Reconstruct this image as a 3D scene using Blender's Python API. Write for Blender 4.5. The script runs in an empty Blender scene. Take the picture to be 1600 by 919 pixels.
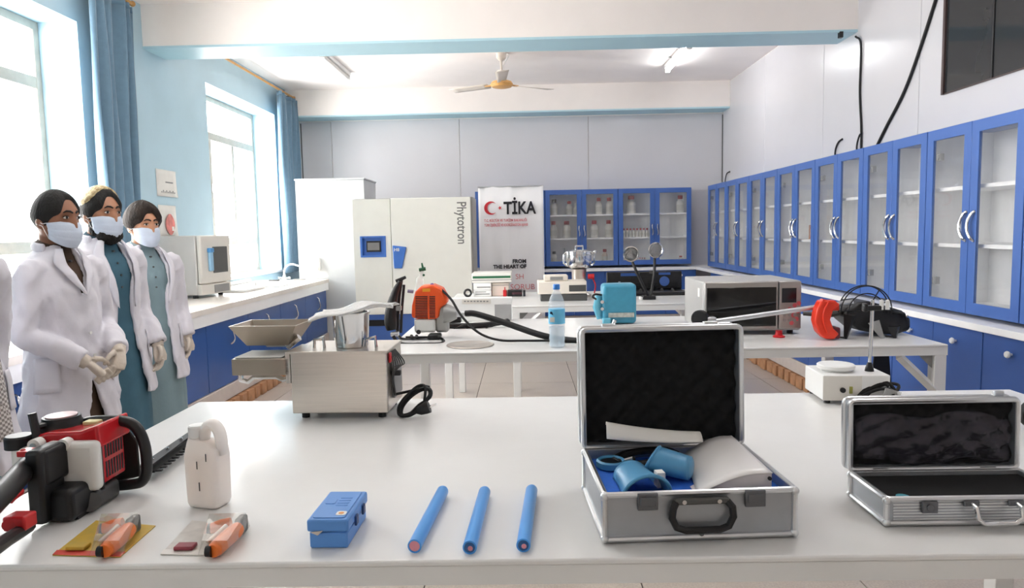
import bpy, bmesh, math, random
from mathutils import Vector, Matrix, Euler
random.seed(7)
sc = bpy.context.scene
COL = sc.collection
PI = math.pi
def R(d): return math.radians(d)

# ---------------------------------------------------------------- camera
def camera_matrix(yaw, pitch, roll, loc):
    y, p, r = R(yaw), R(pitch), R(roll)
    fwd = Vector((math.sin(y)*math.cos(p), math.cos(y)*math.cos(p), math.sin(p)))
    right = Vector((math.cos(y), -math.sin(y), 0))
    up = right.cross(fwd)
    r2 = right*math.cos(r) + up*math.sin(r)
    u2 = -right*math.sin(r) + up*math.cos(r)
    m = Matrix((r2, u2, -fwd)).transposed().to_4x4()
    m.translation = loc
    return m
cam = bpy.data.cameras.new('camera'); camo = bpy.data.objects.new('camera', cam); COL.objects.link(camo)
cam.sensor_width = 36.0; cam.lens = 24.74; cam.clip_start = 0.05
camo.matrix_world = camera_matrix(-0.936, -5.065, -1.113, Vector((0, 0, 1.45)))
sc.camera = camo
# ---------------------------------------------------------------- world, exposure
w = bpy.data.worlds.new('overcast_sky'); sc.world = w; w.use_nodes = True
bg = w.node_tree.nodes['Background']
bg.inputs['Color'].default_value = (1.0, 0.985, 0.965, 1); bg.inputs['Strength'].default_value = 7.5
sc.view_settings.view_transform = 'Standard'; sc.view_settings.look = 'None'
sc.view_settings.gamma = 1.0; sc.view_settings.use_curve_mapping = False
sc.view_settings.exposure = 1.42
sc.cycles.max_bounces = 9; sc.cycles.diffuse_bounces = 5; sc.cycles.transparent_max_bounces = 16
sc.cycles.sample_clamp_indirect = 8.0; sc.cycles.caustics_reflective = False; sc.cycles.caustics_refractive = False
sc.cycles.use_denoising = True
# daylight portals in the window openings of the left wall (guide the sky light, emit nothing themselves)
WIN = [(-0.91, 1.19), (3.35, 5.45), (7.62, 9.72)]  # first opening is unseen, added for some light from behind the camera
WZ0, WZ1 = 0.98, 3.10
for (a, b) in WIN:
    l = bpy.data.lights.new('window_daylight', 'AREA'); l.shape = 'RECTANGLE'; l.size = b-a; l.size_y = WZ1-WZ0
    l.cycles.is_portal = True
    o = bpy.data.objects.new('window_daylight', l); COL.objects.link(o)
    o.location = (-3.69, (a+b)/2, (WZ0+WZ1)/2); o.rotation_euler = (0, R(-90), R(0))
    o.rotation_euler = Vector((1, 0, 0)).to_track_quat('-Z', 'Z').to_euler()

# ---------------------------------------------------------------- measuring
CAMR = camo.matrix_world.to_3x3()
def at(px, py, Y=None, z=None):
    """point of the room at a given distance Y (or height z) that was measured at pixel (px, py) of the 1600x919 photograph"""
    d = CAMR @ Vector(((px-800)/1099.6, -(py-459.5)/1099.6, -1)); c = Vector((0, 0, 1.45))
    k = Y/d.y if Y is not None else (z-1.45)/d.z
    return c + d*k
# ---------------------------------------------------------------- materials
def lin(h):
    h = h.lstrip('#'); c = [int(h[i:i+2], 16)/255 for i in (0, 2, 4)]
    return tuple(x/12.92 if x <= .04045 else ((x+.055)/1.055)**2.4 for x in c) + (1,)
MATS = {}
def mat(name, col, rough=.5, metal=0., var=.04, scale=8., bump=0., bscale=60., trans=0., alpha=1., emit=0., coat=0., sheen=0., ior=1.45, sss=0., stretch=None, col2=None):
    """procedural principled material: noise-varied base colour, optional noise bump"""
    if name in MATS: return MATS[name]
    m = bpy.data.materials.new(name); m.use_nodes = True; nt = m.node_tree; N = nt.nodes; L = nt.links
    p = N['Principled BSDF']
    tc = N.new('ShaderNodeTexCoord'); src = tc.outputs['Object']
    if stretch:
        mp = N.new('ShaderNodeMapping'); mp.inputs['Scale'].default_value = stretch; L.new(src, mp.inputs['Vector']); src = mp.outputs['Vector']
    n = N.new('ShaderNodeTexNoise'); n.inputs['Scale'].default_value = scale; n.inputs['Detail'].default_value = 4; L.new(src, n.inputs['Vector'])
    cr = N.new('ShaderNodeValToRGB'); c = lin(col)
    cr.color_ramp.elements[0].position = .3; cr.color_ramp.elements[1].position = .7
    c2 = lin(col2) if col2 else tuple(min(1, x*(1+var)) for x in c[:3]) + (1,)
    c1 = c if col2 else tuple(x*(1-var) for x in c[:3]) + (1,)
    cr.color_ramp.elements[0].color = c1; cr.color_ramp.elements[1].color = c2
    L.new(n.outputs['Fac'], cr.inputs['Fac']); L.new(cr.outputs['Color'], p.inputs['Base Color'])
    p.inputs['Roughness'].default_value = rough; p.inputs['Metallic'].default_value = metal; p.inputs['IOR'].default_value = ior
    p.inputs['Transmission Weight'].default_value = trans; p.inputs['Alpha'].default_value = alpha
    p.inputs['Coat Weight'].default_value = coat; p.inputs['Sheen Weight'].default_value = sheen
    if sss:
        p.inputs['Subsurface Weight'].default_value = 1.; p.inputs['Subsurface Radius'].default_value = (sss, sss, sss); p.inputs['Subsurface Scale'].default_value = 1.
    if emit:
        p.inputs['Emission Color'].default_value = c; p.inputs['Emission Strength'].default_value = emit
    if bump:
        b = N.new('ShaderNodeTexNoise'); b.inputs['Scale'].default_value = bscale; b.inputs['Detail'].default_value = 3; L.new(src, b.inputs['Vector'])
        bu = N.new('ShaderNodeBump'); bu.inputs['Strength'].default_value = bump; bu.inputs['Distance'].default_value = .01
        L.new(b.outputs['Fac'], bu.inputs['Height']); L.new(bu.outputs['Normal'], p.inputs['Normal'])
    MATS[name] = m
    return m
def glass(name, tint='#ffffff', gloss=.08, haze=0., rough=.02):
    """thin pane: clear straight-through glass with a Fresnel reflection and a diffuse white veil"""
    if name in MATS: return MATS[name]
    m = bpy.data.materials.new(name); m.use_nodes = True; nt = m.node_tree; N = nt.nodes; L = nt.links
    N.remove(N['Principled BSDF']); out = N['Material Output']
    t = N.new('ShaderNodeBsdfTransparent'); t.inputs['Color'].default_value = lin(tint)
    g = N.new('ShaderNodeBsdfGlossy'); g.inputs['Roughness'].default_value = rough
    d = N.new('ShaderNodeBsdfDiffuse'); d.inputs['Color'].default_value = lin('#dfe4e6')
    lw = N.new('ShaderNodeLayerWeight'); lw.inputs['Blend'].default_value = .5
    fr = N.new('ShaderNodeMath'); fr.operation = 'POWER'; fr.inputs[1].default_value = 4.; L.new(lw.outputs['Facing'], fr.inputs[0])
    no = N.new('ShaderNodeTexNoise'); no.inputs['Scale'].default_value = 5
    mu = N.new('ShaderNodeMath'); mu.operation = 'MULTIPLY'; mu.inputs[1].default_value = haze*2; L.new(no.outputs['Fac'], mu.inputs[0])
    mx0 = N.new('ShaderNodeMixShader'); L.new(mu.outputs[0], mx0.inputs['Fac']); L.new(t.outputs[0], mx0.inputs[1]); L.new(d.outputs[0], mx0.inputs[2])
    ad = N.new('ShaderNodeMath'); ad.operation = 'MULTIPLY_ADD'; ad.inputs[1].default_value = .5; ad.inputs[2].default_value = gloss; ad.use_clamp = True; L.new(fr.outputs[0], ad.inputs[0])
    mx = N.new('ShaderNodeMixShader'); L.new(ad.outputs[0], mx.inputs['Fac']); L.new(mx0.outputs[0], mx.inputs[1]); L.new(g.outputs[0], mx.inputs[2])
    L.new(mx.outputs[0], out.inputs['Surface'])
    MATS[name] = m
    return m

# ---------------------------------------------------------------- mesh builder
class MB:
    def __init__(s): s.v = []; s.f = []
    def add(s, vs, fs, M=None):
        o = len(s.v)
        s.v += [tuple(M @ Vector(v)) for v in vs] if M is not None else [tuple(v) for v in vs]
        s.f += [tuple(i+o for i in f) for f in fs]; return s
    def box(s, x0, x1, y0, y1, z0, z1, M=None):
        vs = [(x, y, z) for z in (z0, z1) for y in (y0, y1) for x in (x0, x1)]
        return s.add(vs, [(0, 2, 3, 1), (4, 5, 7, 6), (0, 1, 5, 4), (2, 6, 7, 3), (0, 4, 6, 2), (1, 3, 7, 5)], M)
    def pbox(s, px0, px1, py0, py1, Y0, Y1):
        """box whose front face (at distance Y0) was measured as a pixel rectangle, reaching back to Y1"""
        a, b = at(px0, (py0+py1)/2, Y0), at(px1, (py0+py1)/2, Y0); t, u = at((px0+px1)/2, py0, Y0), at((px0+px1)/2, py1, Y0)
        return s.box(a.x, b.x, Y0, Y1, u.z, t.z)
    def cbox(s, c, d, M=None):
        return s.box(c[0]-d[0]/2, c[0]+d[0]/2, c[1]-d[1]/2, c[1]+d[1]/2, c[2]-d[2]/2, c[2]+d[2]/2, M)
    def frame(s, x0, x1, z0, z1, b, y0, y1, M=None):
        """rectangular ring in the XZ plane, bar width b, thickness y0..y1"""
        o = [(x0, z0), (x1, z0), (x1, z1), (x0, z1)]; i = [(x0+b, z0+b), (x1-b, z0+b), (x1-b, z1-b), (x0+b, z1-b)]
        vs = [(x, y, z) for y in (y0, y1) for (x, z) in o+i]; fs = []
        for k in range(4):
            j = (k+1) % 4
            fs += [(k, j, 4+j, 4+k), (8+j, 8+k, 12+k, 12+j), (j, k, 8+k, 8+j), (4+k, 4+j, 12+j, 12+k)]
        return s.add(vs, fs, M)
    def tube(s, pts, r, n=8, cap=True, closed=False, flat=1.):
        pts = [Vector(p) for p in pts]; m = len(pts)
        rs = r if isinstance(r, (list, tuple)) else [r]*m
        rings = []; up = None
        for i, p in enumerate(pts):
            if closed: t = pts[(i+1) % m] - pts[i-1]
            else: t = pts[min(i+1, m-1)] - pts[max(i-1, 0)]
            t = t.normalized() if t.length > 1e-9 else Vector((0, 0, 1))
            if up is None: up = Vector((0, 0, 1)) if abs(t.z) < .9 else Vector((0, 1, 0))
            a = t.cross(up); a = a.normalized() if a.length > 1e-6 else t.orthogonal().normalized()
            b = a.cross(t).normalized(); up = b
            rings.append([p + (a*math.cos(2*PI*k/n) + b*flat*math.sin(2*PI*k/n))*rs[i] for k in range(n)])
        vs = [q for g in rings for q in g]; fs = []
        for i in range(m if closed else m-1):
            j = (i+1) % m
            for k in range(n):
                l = (k+1) % n; fs.append((i*n+k, j*n+k, j*n+l, i*n+l))
        if cap and not closed: fs += [tuple(range(n)), tuple((m-1)*n+k for k in reversed(range(n)))]
        return s.add(vs, fs)
    def cyl(s, p0, p1, r0, r1=None, n=20): return s.tube([p0, p1], [r0, r0 if r1 is None else r1], n)
    def lathe(s, prof, n=24, M=None):
        """profile of (r, z) turned about z"""
        vs = []; fs = []
        for (r, z) in prof:
            vs += [(r*math.cos(2*PI*k/n), r*math.sin(2*PI*k/n), z) for k in range(n)]
        for i in range(len(prof)-1):
            for k in range(n):
                l = (k+1) % n; fs.append((i*n+k, i*n+l, (i+1)*n+l, (i+1)*n+k))
        if prof[0][0] > 1e-6: fs.append(tuple(reversed(range(n))))
        if prof[-1][0] > 1e-6: fs.append(tuple((len(prof)-1)*n+k for k in range(n)))
        return s.add(vs, fs, M)
    def prism(s, poly, h0, h1, M=None):
        """polygon of (x, y) extruded along z"""
        n = len(poly); vs = [(x, y, h0) for x, y in poly] + [(x, y, h1) for x, y in poly]
        fs = [tuple(reversed(range(n))), tuple(range(n, 2*n))] + [(i, (i+1) % n, n+(i+1) % n, n+i) for i in range(n)]
        return s.add(vs, fs, M)
    def ball(s, c, r, n=16, m=10, M=None):
        rx, ry, rz = r if isinstance(r, (list, tuple)) else (r, r, r)
        vs = []; fs = []
        for i in range(m+1):
            a = PI*i/m - PI/2
            for k in range(n):
                b = 2*PI*k/n; vs.append((c[0]+rx*math.cos(a)*math.cos(b), c[1]+ry*math.cos(a)*math.sin(b), c[2]+rz*math.sin(a)))
        for i in range(m):
            for k in range(n):
                l = (k+1) % n; fs.append((i*n+k, i*n+l, (i+1)*n+l, (i+1)*n+k))
        return s.add(vs, fs, M)
    def grid(s, fn, nu, nv, cu=False, th=None):
        """surface fn(u, v), u and v in 0..1"""
        vs = [fn(i/nu, j/nv) for j in range(nv+1) for i in range(nu+(0 if cu else 1))]; w_ = nu if cu else nu+1; fs = []
        for j in range(nv):
            for i in range(nu):
                k = (i+1) % w_ if cu else i+1; fs.append((j*w_+i, j*w_+k, (j+1)*w_+k, (j+1)*w_+i))
        return s.add(vs, fs)
    def mesh(s, name):
        me = bpy.data.meshes.new(name); me.from_pydata(s.v, [], s.f); me.validate()
        bm = bmesh.new(); bm.from_mesh(me); bmesh.ops.remove_doubles(bm, verts=bm.verts, dist=1e-6); bmesh.ops.recalc_face_normals(bm, faces=bm.faces); bm.to_mesh(me); bm.free()
        return me
    def build(s, name, m, parent=None, bevel=0., seg=2, smooth=True, ang=35, solid=0., sub=0, loc=None, rot=None, world=False):
        if world: s.v = [(v[0]-parent.location.x, v[1]-parent.location.y, max(v[2], .9006)-parent.location.z) for v in s.v]
        me = s.mesh(name); me.materials.append(m)
        if smooth:
            me.polygons.foreach_set('use_smooth', [True]*len(me.polygons)); me.set_sharp_from_angle(angle=R(ang))
        o = bpy.data.objects.new(name, me); COL.objects.link(o); o.parent = parent
        if loc: o.location = loc
        if rot: o.rotation_euler = rot
        if solid:
            md = o.modifiers.new('thickness', 'SOLIDIFY'); md.thickness = solid; md.offset = 0
        if bevel:
            md = o.modifiers.new('bevel', 'BEVEL'); md.width = bevel; md.segments = seg; md.limit_method = 'ANGLE'; md.angle_limit = R(40)
            md.harden_normals = False
        if sub:
            md = o.modifiers.new('sub', 'SUBSURF'); md.levels = sub; md.render_levels = sub
        return o
def tag(o, label=None, cat=None, group=None, kind=None):
    if label: o['label'] = label
    if cat: o['category'] = cat
    if group: o['group'] = group
    if kind: o['kind'] = kind
    return o
def thing(name, label, cat, loc=(0, 0, 0), rz=0., group=None):
    o = bpy.data.objects.new(name, None); COL.objects.link(o); o.empty_display_size = .05
    o.location = loc; o.rotation_euler = (0, 0, R(rz)); return tag(o, label, cat, group)
def inst(src, name, parent, loc=None, rot=None):
    o = src.copy(); o.name = name; COL.objects.link(o); o.parent = parent
    if loc is not None: o.location = loc
    if rot is not None: o.rotation_euler = rot
    return o
KIDS = {}
def copy_tree(o, parent=None):
    c = o.copy(); COL.objects.link(c); c.parent = parent
    for ch in o.children: copy_tree(ch, c)
    return c
def text(body, size, m, parent, loc, rot=(R(90), 0, 0), name='lettering', align='LEFT', bold=0., ext=.0006, sx=1., shear=0.):
    cu = bpy.data.curves.new(name, 'FONT'); cu.body = body; cu.size = size; cu.extrude = ext; cu.align_x = align; cu.offset = bold; cu.shear = shear
    cu.materials.append(m); cu.resolution_u = 3
    tmp = bpy.data.objects.new(name, cu); COL.objects.link(tmp); bpy.context.view_layer.update()
    me = bpy.data.meshes.new_from_object(tmp.evaluated_get(bpy.context.evaluated_depsgraph_get())); bpy.data.objects.remove(tmp); bpy.data.curves.remove(cu)
    for v in me.vertices: v.co.x *= sx
    o = bpy.data.objects.new(name, me); COL.objects.link(o); o.parent = parent; o.location = loc; o.rotation_euler = rot
    return o
def arc(c, r, a0, a1, n, ax='xz'):
    out = []
    for i in range(n+1):
        a = R(a0+(a1-a0)*i/n); u, v_ = r*math.cos(a), r*math.sin(a)
        out.append({'xz': (c[0]+u, c[1], c[2]+v_), 'xy': (c[0]+u, c[1]+v_, c[2]), 'yz': (c[0], c[1]+u, c[2]+v_)}[ax])
    return out
def spline(pts, k=6):
    """Catmull-Rom through the points"""
    P = [Vector(p) for p in pts]; P = [2*P[0]-P[1]] + P + [2*P[-1]-P[-2]]; out = []
    for i in range(1, len(P)-2):
        for j in range(k):
            t = j/k; a, b, c, d = P[i-1], P[i], P[i+1], P[i+2]
            out.append(.5*((2*b)+(c-a)*t+(2*a-5*b+4*c-d)*t*t+(3*b-a-3*c+d)*t**3))
    out.append(P[-2]); return out
def rrect(x0, x1, y0, y1, r, n=5):
    out = []
    for cx, cy, a in ((x1-r, y1-r, 0), (x0+r, y1-r, 90), (x0+r, y0+r, 180), (x1-r, y0+r, 270)):
        out += [(cx+r*math.cos(R(a+90*i/n)), cy+r*math.sin(R(a+90*i/n))) for i in range(n+1)]
    return out
ROTX = Matrix.Rotation(R(90), 4, 'X')          # (x, y, h) -> (x, -h, y): stands a prism up, facing -Y
M_CEIL = mat('ceiling_whitewash', '#f8f2ee', .75, var=.02, scale=3)
M_WHITEWALL = mat('white_plaster', '#efe9e4', .7, var=.02, scale=3, bump=.08, bscale=90)
M_PANEL = mat('white_wall_panel', '#cdcccf', .25, var=.015, scale=2, bump=.02, bscale=6)
M_BLUEWALL = mat('light_blue_paint', '#b2cedb', .55, var=.04, scale=2.5, bump=.06, bscale=40)
M_SOFFIT = mat('sky_blue_gloss_paint', '#b0d3de', .45, var=.03, scale=3)
M_CAB = mat('royal_blue_laminate', '#4568ac', .3, var=.03, scale=4)
M_CABLOW = mat('dark_blue_laminate', '#3c60a6', .3, var=.05, scale=3)
M_CARC = mat('white_laminate', '#f5f5f5', .4, var=.02)
M_TABLE = mat('white_table_paint', '#e6e6e4', .25, var=.02, scale=5, bump=.03, bscale=20)
M_CHROME = mat('polished_steel', '#d8d8d8', .12, 1., var=.03)
M_STEEL = mat('brushed_steel', '#ded6cd', .32, 1., var=.05, scale=6, stretch=(1, 1, 40), bump=.05, bscale=80)
M_ALU = mat('aluminium', '#c9ccd0', .35, 1., var=.04, scale=20)
M_BLACK = mat('black_plastic', '#161618', .4, var=.1)
M_RUBBER = mat('black_rubber', '#101011', .6, var=.1, bump=.05)
M_WHITEP = mat('white_plastic', '#ececea', .35, var=.02)
M_GREYP = mat('grey_plastic', '#8d8d8c', .45, var=.05)
M_DKGREY = mat('dark_grey_plastic', '#4c4c4b', .45, var=.06)
M_RED = mat('red_plastic', '#c31f26', .35, var=.06)
M_ORANGE = mat('orange_plastic', '#e8582a', .35, var=.05)
M_GLASS = glass('cabinet_glass', '#fdfdfd', .02, .05)  # white veil mixed into the panes lightens the cabinet interiors
M_WINGLASS = glass('window_glass', '#ffffff', .02, .01)
M_INK = mat('black_ink', '#1c1b22', .6)

# ================================================================ the setting
XL, XR, YB, YF, ZC = -3.35, 2.97, 10.55, -2.6, 3.52
S = 'structure'
# floor: terrazzo slabs with dark joints on a screed
M_TERR = mat('beige_terrazzo', '#b5aaa0', .35, scale=120, col2='#cbc0b4', bump=.02)
M_SCREED = mat('dark_joint', '#4d4640', .9)
fl = tag(MB().box(XL-.35, XR+.1, YF, YB+.2, -.08, -.006).build('floor', M_SCREED, smooth=False), kind=S)
tm = None; TP = .893
for i in range(-4, 4):
    for j in range(-4, 12):
        x0 = -.43+i*TP; y0 = .42+j*TP
        if x0 > XR or x0+TP < XL or y0 > YB or y0 < YF-.3: continue
        if tm is None:
            tm = MB().box(.003, TP-.003, .003, TP-.003, -.02, 0).build('tile', M_TERR, fl, smooth=False, loc=(x0, y0, 0))
        else: inst(tm, 'tile', fl, (x0, y0, 0))
tag(MB().box(XL-.35, XR+.1, YF, YB+.2, ZC, ZC+.15).build('ceiling', M_CEIL, smooth=False), kind=S)
# left wall with four deep window openings
m = MB(); ys = [YF]+[v for ab in WIN for v in ab]+[YB+.2]
for k in range(0, len(ys), 2): m.box(XL-.35, XL, ys[k], ys[k+1], 0, ZC)
for a, b in WIN: m.box(XL-.35, XL, a, b, 0, WZ0); m.box(XL-.35, XL, a, b, WZ1, ZC)
tag(m.build('wall_left', M_BLUEWALL, smooth=False), kind=S)
wr = tag(MB().box(XR+.012, XR+.15, YF, YB+.2, 0, ZC).build('wall_right', M_WHITEWALL, smooth=False), kind=S)
wb = tag(MB().box(XL, XR+.012, YB+.012, YB+.2, 0, ZC).build('wall_back', M_WHITEWALL, smooth=False), kind=S)
tag(MB().box(XL-.35, XR+.15, YF-.15, YF, 0, ZC).build('wall_front', M_WHITEWALL, smooth=False), kind=S)
for y0, y1 in [(8.75, 10.545), (7.08, 8.744), (5.4, 7.074), (3.72, 5.394), (2.04, 3.714), (.36, 2.034), (-1.32, .354), (-2.59, -1.326)]:
    MB().box(XR, XR+.011, y0, y1, .9, ZC-.01).build('panel', M_PANEL, wr, bevel=.003, seg=1)
for x0, x1 in [(-3.34, -2.806), (-2.8, -.906), (-.9, .994), (1.0, 2.96)]:
    MB().box(x0, x1, YB, YB+.011, 0.0, 3.12).build('panel', M_PANEL, wb, bevel=.003, seg=1)
tag(MB().tube([(XR-.006, YB-.006, 0), (XR-.006, YB-.006, 3.1)], .006, 6).build('trim_3', M_DKGREY), kind=S)
tag(MB().tube([(XL+.1, YB-.006, 0), (XL+.1, YB-.006, 3.1)], .008, 6).build('trim_4', M_DKGREY), kind=S)
# blue return of the left wall beside the back panelling
# ceiling beams with blue soffits
for k, (y0, y1) in enumerate([(6.39, 6.79), (10.2, YB+.01)]):
    b = tag(MB().box(XL, XR+.01, y0, y1, 3.155, ZC).build('trim_%d' % (k+1), M_WHITEWALL, smooth=False), kind=S)
    MB().box(XL, XR-.002, y0-.004, y1+.004, 3.135, 3.156).build('soffit', M_SOFFIT, b, smooth=False)
    if k == 0: MB().box(XR-.16, XR-.13, y0-.012, y0+.03, 3.09, 3.14).build('cable_clip', M_BLACK, b)
# windows of the left wall
M_WFRAME = mat('aged_white_window_paint', '#a9a59b', .5, var=.08, scale=12)
def window(n, a, b, cols, t1, t2):
    X = XL-.33; wn = MB(); c = .06
    MT = Matrix(((0, 0, 0, 0),)*4)
    def bar(y0, y1, z0, z1, d=.03): wn.box(X-d, X+d, y0, y1, z0, z1)
    bar(a, b, WZ0, WZ0+c); bar(a, b, WZ1-c, WZ1); bar(a, a+c, WZ0+c, WZ1-c); bar(b-c, b, WZ0+c, WZ1-c)
    o = tag(wn.build('window_%d' % n, M_WFRAME, bevel=.006), kind=S)
    for nm, z in (('transom', t1), ('transom', t2)):
        MB().box(X-.03, X+.03, a+c, b-c, z-.045, z+.045).build(nm, M_WFRAME, o, bevel=.006)
    yy = [a+c+(b-a-2*c)*k/cols for k in range(cols+1)]
    for y in yy[1:-1]:
        MB().box(X-.028, X+.028, y-.035, y+.035, t2+.045, t1-.045).build('mullion', M_WFRAME, o, bevel=.006)
    ps = [(a+c, b-c, t1+.045, WZ1-c), (a+c, b-c, WZ0+c, t2-.045)] + [(yy[k]+.03, yy[k+1]-.03, t2+.045, t1-.045) for k in range(cols)]
    for y0, y1, z0, z1 in ps:
        MB().box(X-.003, X+.003, y0, y1, z0, z1).build('pane', M_WINGLASS, o, smooth=False)
    h = MB().box(X+.03, X+.045, yy[1]-.012, yy[1]+.012, 1.98, 2.08).tube([(X+.045, yy[1], 2.03), (X+.07, yy[1], 2.03), (X+.07, yy[1], 1.93)], .008, 8)
    h.build('window_handle', M_ALU, o)
    MB().box(XL-.30, XL+.02, a, b, WZ0-.02, WZ0+.012).build('window_sill', M_CARC, o, bevel=.004)
for n, (a, b) in zip((4, 1, 2), WIN): window(n, a, b, 3, 2.64, 1.40)  # the one behind the camera is an added light source
# dark interior window high in the right wall
M_DARKGL = mat('dark_tinted_glass', '#2b2d2f', .06, var=.03)
M_BROWNF = mat('dark_brown_frame', '#4a3a38', .4)
X = XR
o = tag(MB().box(X-.02, X+.0, 5.06, 5.085, 2.345, 3.3).box(X-.02, X, 2.5, 5.06, 3.275, 3.3).box(X-.012, X, 2.5, 5.06, 2.345, 2.352).box(X-.02, X, 2.475, 2.5, 2.345, 3.3).build('window_3', M_BROWNF), kind=S)
for a, b in ((4.57, 5.06), (4.06, 4.555), (3.55, 4.045), (3.04, 3.535), (2.5, 3.025)):
    MB().box(X-.006, X-.001, a, b, 2.352, 3.275).build('pane', M_DARKGL, o, smooth=False)
for y in (4.5625, 4.0525, 3.5425, 3.0325): MB().box(X-.012, X, y-.0075, y+.0075, 2.352, 3.275).build('mullion', M_BLACK, o)

# ---------------------------------------------------------------- curtains and rods
M_CURT = mat('steel_blue_curtain_cloth', '#5f7d92', .75, var=.06, scale=20, sheen=.3, bump=.05, bscale=200)
M_ROD = mat('varnished_wood_rod', '#b98a4e', .45, var=.1, scale=30)
def curtain(y0, y1, z0, z1, label, folds, tip=0.):
    def fn(u, v):
        y = y0+(y1-y0)*u; gather = 1-.10*math.sin(PI*min(1, v*1.1))
        y = (y0+y1)/2+(y-(y0+y1)/2)*gather + tip*(1-v)
        ph = 2*PI*folds*u + .5*math.sin(5*u+2*v)
        x = XL+.14+.05*math.sin(ph)*(.75+.25*math.sin(9*u+1)) + .012*math.sin(7*v+11*u)
        return (x, y+.012*math.cos(ph*.5+3*v), z0+(z1-z0)*v)
    o = MB().grid(fn, folds*12, 18).build('curtain', M_CURT, solid=.004, ang=80)
    hd = MB()
    hd.grid(lambda u, v: (lambda p: (p[0], p[1], z1-.006+.05*v))(fn(u, 1)), folds*12, 1)
    hd.build('heading_tape', M_CURT, o, solid=.006, ang=80)
    return tag(o, label, 'curtain', 'blue window curtains')
curtain(5.36, 5.98, .95, 3.325, 'gathered blue curtain behind the standing people beside the near window', 5, -.02)
curtain(9.45, 10.28, .95, 3.325, 'gathered blue curtain in the far corner above the sink', 6, .0)
def rod(y0, y1, label):
    t = thing('curtain_rod', label, 'curtain rod', (XL, y0, 3.40), 0, 'wooden curtain rods')
    L_ = y1-y0
    MB().cyl((.14, 0, 0), (.14, L_, 0), .014, n=12).build('rod', M_ROD, t)
    for y in (0, L_): MB().ball((.14, y, 0), .024).build('finial', M_ROD, t)
    for y in (.12, L_-.12): MB().cyl((0, y, 0), (.14, y, 0), .009, n=8).build('bracket', M_BROWNF, t)
curtain(-.45, 1.35, .95, 3.325, 'unseen blue curtain added to cut the light of the window behind the camera', 10, .0)  # out of view, width set to limit the light of the added window
rod(-1.2, 1.5, 'wooden curtain rod over the added window behind the camera')
rod(2.9, 6.0, 'wooden curtain rod over the near window')
rod(7.45, 10.15, 'brown wooden curtain rod over the far window')
# ---------------------------------------------------------------- sheets pinned to the left wall
M_PAPER = mat('white_paper', '#e6e4de', .8, var=.03)
M_PINK = mat('pink_poster_print', '#d7837c', .7, var=.25, scale=18)
def sheet(y0, y1, z0, z1, label, cat):
    t = thing('wall_'+cat, label, cat, (XL, y0, z0))
    w_, h_ = y1-y0, z1-z0
    MB().grid(lambda u, v: (.004+.012*(1-v)**3*u, u*w_, v*h_), 6, 6).build('paper', M_PAPER, t, solid=.0015)
    return t, w_, h_
t, w_, h_ = sheet(6.47, 6.84, 1.84, 2.09, 'white paper notice pinned to the blue wall, the upper sheet', 'notice')
for k in range(9):
    MB().box(.018, .0185, .05+k*.03, .05+k*.03+.02, .035, .035+.012*(1+k % 2)).build('printed_line', M_GREYP, t)
MB().box(.0065, .0075, .16, .30, .13, .142).build('printed_line', M_GREYP, t)
t, w_, h_ = sheet(6.47, 6.80, 1.47, 1.76, 'small anatomy poster with pink print, under the white notice', 'poster')
a_ = [(.075*math.cos(x)*(1+.15*math.cos(2*x)), .10*math.sin(x)) for x in [2*PI*i/24 for i in range(24)]]
MB().prism([(.185+x, .11+z) for x, z in a_], 0, .0012, Matrix(((0, 0, 1, .017), (1, 0, 0, 0), (0, 1, 0, 0), (0, 0, 0, 1)))).build('printed_figure', M_PINK, t)
MB().box(.0175, .019, .21, .25, .05, .09).build('printed_figure', M_PAPER, t)

# ---------------------------------------------------------------- ceiling fan and lamps
M_FAN = mat('cream_enamel', '#d8cfc4', .35); M_FANHUB = mat('tan_enamel', '#d9a765', .35)
t = thing('ceiling_fan', 'cream ceiling fan with a tan motor housing and three blades', 'ceiling fan', (-.21, 8.4, ZC))
MB().lathe([(.0, 0), (.06, -.001), (.055, -.06), (.02, -.09)]).build('canopy', M_FAN, t)
MB().cyl((0, 0, -.08), (0, 0, -.3), .013, n=12).build('down_rod', M_FAN, t)
MB().lathe([(.013, -.19), (.05, -.2), (.055, -.28), (.06, -.31)]).build('lower_canopy', M_FAN, t)
MB().lathe([(.03, -.31), (.115, -.325), (.135, -.355), (.115, -.385), (.05, -.40), (0, -.402)]).build('motor_housing', M_FANHUB, t)
for k in range(3):
    a = R(32+120*k)
    b = MB()
    b.grid(lambda u, v: (.17+.52*u, (v-.5)*(.10+.05*u), .03*(v-.5)*(1-.4*u)), 6, 4).build('blade', M_FAN, t, solid=.005, loc=(0, 0, -.355), rot=(0, 0, a))
    bo = MB().box(.1, .22, -.02, .02, -.006, .006); bo.build('blade_arm', M_FANHUB, t, loc=(0, 0, -.355), rot=(0, 0, a))
MB().tube(spline([(.03, .01, -.01), (.09, 0, -.02), (.05, 0, -.1), (.012, 0, -.15)]), .006, 6).build('wire', M_WHITEP, t)
M_TUBE = mat('lit_fluorescent_tube', '#ffffff', .3, emit=30.0); M_TUBEDIM = mat('dim_lit_fluorescent_tube', '#ffffff', .3, emit=16.0); M_TUBEOFF = mat('unlit_fluorescent_tube', '#d5d4cf', .3)
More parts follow.
